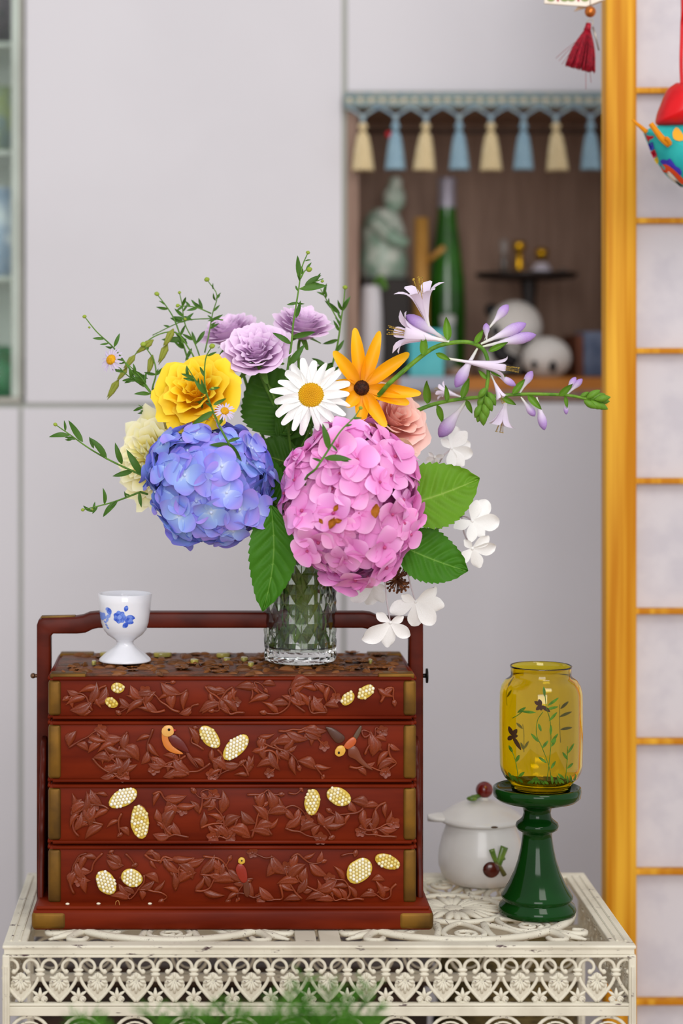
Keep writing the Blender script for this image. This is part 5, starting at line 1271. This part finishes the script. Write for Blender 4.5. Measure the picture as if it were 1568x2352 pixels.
bract_d = data('bract', grid(4, 7, lambda uu, v: (v, .2*uu*math.sin(PI*clamp(v**.75*.95+.04))**.8, .14*uu*uu-.1*v*v+.08*v), lambda uu, v: v), m_hg)
gb_d = data('green_bud', lathe([(.02, 0), (.16, .15), (.26, .4), (.24, .65), (.12, .88), (.01, 1)], 9), m_hg)
def bloom(t, x0, y0, x1, y1, Y, mouth, dY=0.):
    a, b = P(x0, y0, Y), P(x1, y1, Y+dY); l = (b-a).length; w = S(mouth, Y)/.53
    mw = frame(a, b-a, None, w, w, l); q = inst('bloom', tr_d, t, mw); inst('stamens', st_d, q, mw)
def hbud(t, x0, y0, x1, y1, Y, fat=1., dY=0.):
    a, b = P(x0, y0, Y), P(x1, y1, Y+dY); l = (b-a).length; inst('hosta_bud', bud_l, t, frame(a, b-a, None, l*fat*1.15, l*fat*1.15, l))
def bract(t, x0, y0, x1, y1, Y, wf=1.):
    a, b = P(x0, y0, Y), P(x1, y1, Y); l = (b-a).length
    inst('bract', bract_d, t, frame(a, (rn(-.4, .4), -1, rn(-.3, .3)), b-a, l, l*wf*.9, l))
def gbud(t, x0, y0, x1, y1, Y, wf=1.):
    a, b = P(x0, y0, Y), P(x1, y1, Y); l = (b-a).length; inst('green_bud', gb_d, t, frame(a, b-a, None, l*wf, l*wf, l))
random.seed(12)
Y1 = 2.11
h1 = thing('hosta_stem', 'arching hosta stem with open lilac trumpets drooping at its tip', 'flower', foot0)
p1 = [P(x, y, Y1) for x, y in ((1108, 945), (1113, 915), (1118, 885), (1121, 850), (1117, 818), (1103, 797), (1074, 786), (1033, 788), (992, 801), (943, 838), (892, 882))]
part('stem', tube(spline(p1, 5)+spline(to_vase(p1[-1], [P(800, 1000, 2.17)]), 5)[1:], [S(4, Y1), S(6.5, Y1)], 8), m_hg, h1)
bloom(h1, 985, 760, 958, 640, Y1, 62, -.012); bloom(h1, 1030, 784, 892, 758, Y1, 60, -.01); bloom(h1, 1030, 824, 1190, 850, Y1, 36, -.01)
bloom(h1, 1128, 862, 1156, 925, Y1, 22, -.004)
for b_ in ((1030, 784, 932, 724, .9), (1123, 753, 1167, 700, 1.15), (1117, 786, 1116, 742, 1.3), (1104, 790, 1208, 743, .85), (1108, 796, 1231, 769, .75), (1096, 800, 1046, 890, .95), (1128, 852, 1184, 886, .9), (1120, 848, 1126, 830, 1.6)): hbud(h1, *b_[:4], Y1, b_[4])
hbud(h1, 1110, 785, 1123, 753, Y1, .3)
for b_ in ((1028, 782, 1024, 728, 1), (971, 815, 969, 766, 1.1), (1092, 788, 1112, 758, 1.1), (1122, 808, 1166, 788, .8), (1000, 812, 1034, 827, 1), (1124, 850, 1160, 866, 1), (1118, 870, 1098, 850, 1)): bract(h1, *b_[:4], Y1-.003, b_[4])
for x0, y0, x1, y1 in ((1112, 905, 1098, 938), (1114, 910, 1130, 945), (1110, 918, 1102, 958), (1112, 925, 1118, 962), (1108, 935, 1096, 970), (1108, 940, 1110, 978), (1120, 900, 1138, 932), (1106, 928, 1090, 960), (1116, 890, 1098, 915)): gbud(h1, x0, y0, x1, y1, Y1-rn(0, .008), 1.0)
Y2 = 2.17
h2 = thing('hosta_stem', 'long level hosta stem pointing towards the wooden stile', 'flower', foot0)
p2 = [P(x, y, Y2) for x, y in ((1386, 921), (1346, 916), (1303, 908), (1223, 905), (1158, 908), (1062, 916), (998, 928), (955, 944))]
part('stem', tube(spline(p2, 5)+spline(to_vase(p2[-1], [P(850, 1050, 2.19)]), 5)[1:], [S(3.2, Y2), S(6, Y2)], 8), m_hg, h2)
bloom(h2, 1163, 912, 1146, 992, Y2+.02, 48, .0); bloom(h2, 1066, 914, 1000, 893, Y2+.03, 24, .02)
for b_ in ((1070, 922, 1008, 1004, 1.15), (1196, 912, 1228, 956, 1.2), (1232, 912, 1250, 988, .95), (1192, 905, 1222, 852, 1.1), (1296, 906, 1322, 866, 1.1), (1300, 908, 1337, 870, 1.0), (1298, 912, 1300, 952, 1), (1370, 925, 1384, 912, 1)): hbud(h2, *b_[:4], Y2, b_[4])
for b_ in ((984, 926, 984, 872), (1025, 922, 1021, 885), (1062, 916, 1076, 868), (1002, 930, 1020, 972), (1070, 918, 1084, 950), (1212, 908, 1243, 941), (1178, 905, 1206, 872), (1285, 908, 1316, 880), (1296, 910, 1302, 938), (1150, 912, 1184, 930)): bract(h2, *b_, Y2-.003)
for x0, y0, x1, y1 in ((1345, 916, 1378, 896), (1350, 918, 1390, 905), (1355, 920, 1400, 922), (1350, 922, 1388, 938), (1340, 920, 1370, 938), (1365, 918, 1402, 912), (1362, 924, 1396, 940), (1330, 914, 1352, 900)): gbud(h2, x0, y0, x1, y1, Y2-rn(-.004, .006), .9)
# ---------------------------------------------------------------- white panicle hydrangea florets
m_wp = mat('white_floret', '#faf9f7', '#f2f1ee', scale=60, rough=.5, tl=.14, rnd=.02, bump=.1, bscale=300)
def obov(w, cup, droop): return grid(6, 8, lambda uu, v: (v*(1-.08*uu*uu*v), w*uu*(.10+.9*math.sin(PI*clamp(v**1.35*.86+.02))**.9), cup*uu*uu*v-droop*v*v+.05*v), lambda uu, v: v)
wps = [data('petal', obov(.30, c, d), m_wp) for c, d in ((.1, .12), (.16, .25), (-.06, .05))]
def wfloret(t, x, y, Y, axis, tips, name='floret'):
    c = P(x, y, Y); fm = frame(c, axis, (1, 0, 0)); inv = fm.inverted()
    q = part('floret_eye', ball(c, S(4, Y)), m_wp, t)
    for k, (px, py) in enumerate(tips):
        d = P(px, py, Y)-c; loc = inv @ P(px, py, Y); a = math.atan2(loc.y, loc.x)
        # petal keeps its projected direction and length
        l = d.length
        inst('petal', wps[k % 3], q, fm @ Matrix.Rotation(a, 4, 'Z') @ Matrix.Rotation(rn(-.25, .15), 4, 'Y') @ Matrix.Rotation(rn(-.4, .4), 4, 'X') @ Matrix.Diagonal((l*1.02, l*1.0, l, 1)))
random.seed(41)
m_ped = mat('pedicel', '#cfc3c6', rough=.6)
w1 = thing('white_panicle_sprig', 'white floret sprig hanging over the carrying handle', 'flower', foot0)
pa = P(930, 1295, 2.17); stem_part(w1, pa, [P(860, 1270, 2.19)], .0012)
for pts in (((932, 1298), (942, 1340), (954, 1384)), ((884, 1318), (887, 1370), (896, 1430)), ((890, 1312), (870, 1325), (857, 1343))): part('pedicel', tube(spline([P(x, y, 2.155) for x, y in pts], 4), S(1.8, 2.15), 5), m_ped, w1)
wfloret(w1, 954, 1382, 2.15, (.1, -1, -.15), [(921, 1366), (1002, 1352), (1020, 1394), (998, 1436), (955, 1444), (896, 1405)])
wfloret(w1, 896, 1430, 2.14, (-.1, -1, -.1), [(864, 1410), (836, 1474), (889, 1488), (940, 1462), (926, 1416)])
wfloret(w1, 857, 1343, 2.17, (0, -1, -.3), [(806, 1378), (850, 1400), (880, 1388), (885, 1350)])
sd = M()
for k in range(70):
    d = Vector((rn(-1, 1), rn(-1, 1), rn(-1, 1))).normalized(); o = P(912, 1330, 2.165); e = o+Vector((d.x*S(30, 2.16), d.y*S(26, 2.16), d.z*S(34, 2.16)))
    sd.add(tube([o, e], .0005, 4)); sd.add(ball(e, .0014, .0014, .0014, 5, 4))
part('seed_head', sd, mat('dry_brown', '#7d4a2a', '#5b3520', scale=80, rough=.8), w1, kind='stuff', label='dry brown seed head')
w2 = thing('white_panicle_sprig', 'bright white floret pair beyond the broad green leaves', 'flower', foot0)
stem_part(w2, P(1060, 1185, 2.2), [P(940, 1230, 2.2)], .0012)
part('pedicel', tube(spline([P(1060, 1185, 2.2), P(1072, 1188, 2.19), P(1084, 1197, 2.18)], 4), S(2, 2.2), 5), m_ped, w2)
part('pedicel', tube(spline([P(1060, 1185, 2.2), P(1066, 1225, 2.2), P(1084, 1258, 2.18)], 4), S(2, 2.2), 5), m_ped, w2)
wfloret(w2, 1084, 1197, 2.18, (.35, -1, .2), [(1130, 1150), (1152, 1200), (1098, 1150), (1040, 1212), (1074, 1245), (1112, 1232)])
wfloret(w2, 1084, 1260, 2.175, (.3, -1, -.1), [(1122, 1232), (1142, 1262), (1104, 1304), (1050, 1290), (1062, 1240)])
w3 = thing('white_panicle_sprig', 'white many-petalled floret under the hosta stems', 'flower', foot0)
stem_part(w3, P(1010, 1060, 2.21), [P(900, 1120, 2.21)], .0011)
part('pedicel', tube(spline([P(1010, 1060, 2.21), P(1020, 1045, 2.2), P(1036, 1032, 2.2)], 4), S(2, 2.2), 5), m_ped, w3)
wfloret(w3, 1036, 1030, 2.195, (.2, -1, .2), [(1012, 1010), (1050, 980), (1072, 992), (1086, 1018), (1088, 1045), (1064, 1070), (1030, 1078), (1042, 1060)])
wfloret(w3, 998, 1050, 2.195, (-.3, -1, -.4), [(978, 1062), (990, 1070), (1006, 1066), (1020, 1040), (984, 1040)])
# ---------------------------------------------------------------- feathery fern in front of the table
fern = thing('asparagus_fern', 'feathery green asparagus fern tips in front of the table apron', 'plant', (.07, 1.80, 0))
m_fern = mat('fern_green', '#4a8f22', '#64a532', scale=60, rough=.6, tl=.25)
m_terra = mat('terracotta', '#9a5a3a', '#87492d', scale=20, rough=.8)
part('pot', lathe([(.0, 0), (.085, 0), (.11, .38), (.118, .38), (.118, .42), (.106, .42), (.10, .36), (0, .36)], 32, (.07, 1.80, 0)), m_terra, fern)
random.seed(61)
fm_ = M(); fstem = M()
fr_list = [(700, 2236, 700), (760, 2262, 740), (850, 2262, 760), (640, 2290, 660), (560, 2322, 620), (480, 2318, 560), (865, 2310, 770), (800, 2285, 745), (690, 2275, 690), (600, 2335, 640), (188, 2334, 230), (205, 2340, 240), (720, 2310, 705), (660, 2330, 670), (790, 2330, 740), (850, 2340, 760), (420, 2318, 500), (345, 2322, 460), (510, 2296, 560), (380, 2340, 470)]
for tx_, ty_, mx_ in fr_list:
    Yq = rn(1.76, 1.86)
    tip = P(tx_, ty_+14, Yq); mid = P(mx_, 2420, Yq-.01); base = Vector((.07+rn(-.05, .05), 1.80+rn(-.04, .04), .37))
    path = spline([base, lerp(base, mid, .6)+Vector((rn(-.01, .01), 0, .01)), mid, lerp(mid, tip, .55), tip], 8)
    fstem.add(tube(path, [.0012, .0004], 5))
    for k in range(15, len(path)):
        p0 = path[k]; d0 = (path[k]-path[k-1]).normalized()
        for b in range(2):
            sd_ = Vector((rn(-1, 1), rn(-.5, .5), rn(-.2, .7))).normalized(); l = rn(.012, .030)*(1.15-.6*(k/len(path)))
            tipb = p0+(d0*.5+sd_).normalized()*l
            fstem.add(tube([p0, tipb], [.0003, .0002], 4))
            for q in range(9):
                o = lerp(p0, tipb, (q+1)/9); dd = (Vector((rn(-1, 1), rn(-1, 1), rn(-.3, 1)))+sd_*.8).normalized()
                fm_.add(tube([o, o+dd*rn(.004, .009)], [.00028, .0001], 3))
part('frond_stem', fstem, m_fern, fern, kind='stuff'); part('needles', fm_, m_fern, fern, kind='stuff')
# ---------------------------------------------------------------- groups of alike things
for o in SC.objects:
    if o.parent is None and 'category' in o:
        b = o.name.split('.')[0]
        g = {'lilac_rose': 'lilac roses in the bouquet', 'aster_sprig': 'fine green sprigs in the bouquet', 'hosta_stem': 'hosta flower stems', 'white_panicle_sprig': 'white floret sprigs',
             'blue_hydrangea': 'hydrangea heads', 'pink_hydrangea': 'hydrangea heads', 'pebble': 'pebbles in the niche', 'flower_crumb': 'crumbs on the box plinth',
             'panda_figure': 'panda figures', 'small_panda_figure': 'panda figures', 'gold_bottle': 'perfume bottles on the plate', 'white_gold_bottle': 'perfume bottles on the plate'}.get(b)
        if g: o['group'] = g
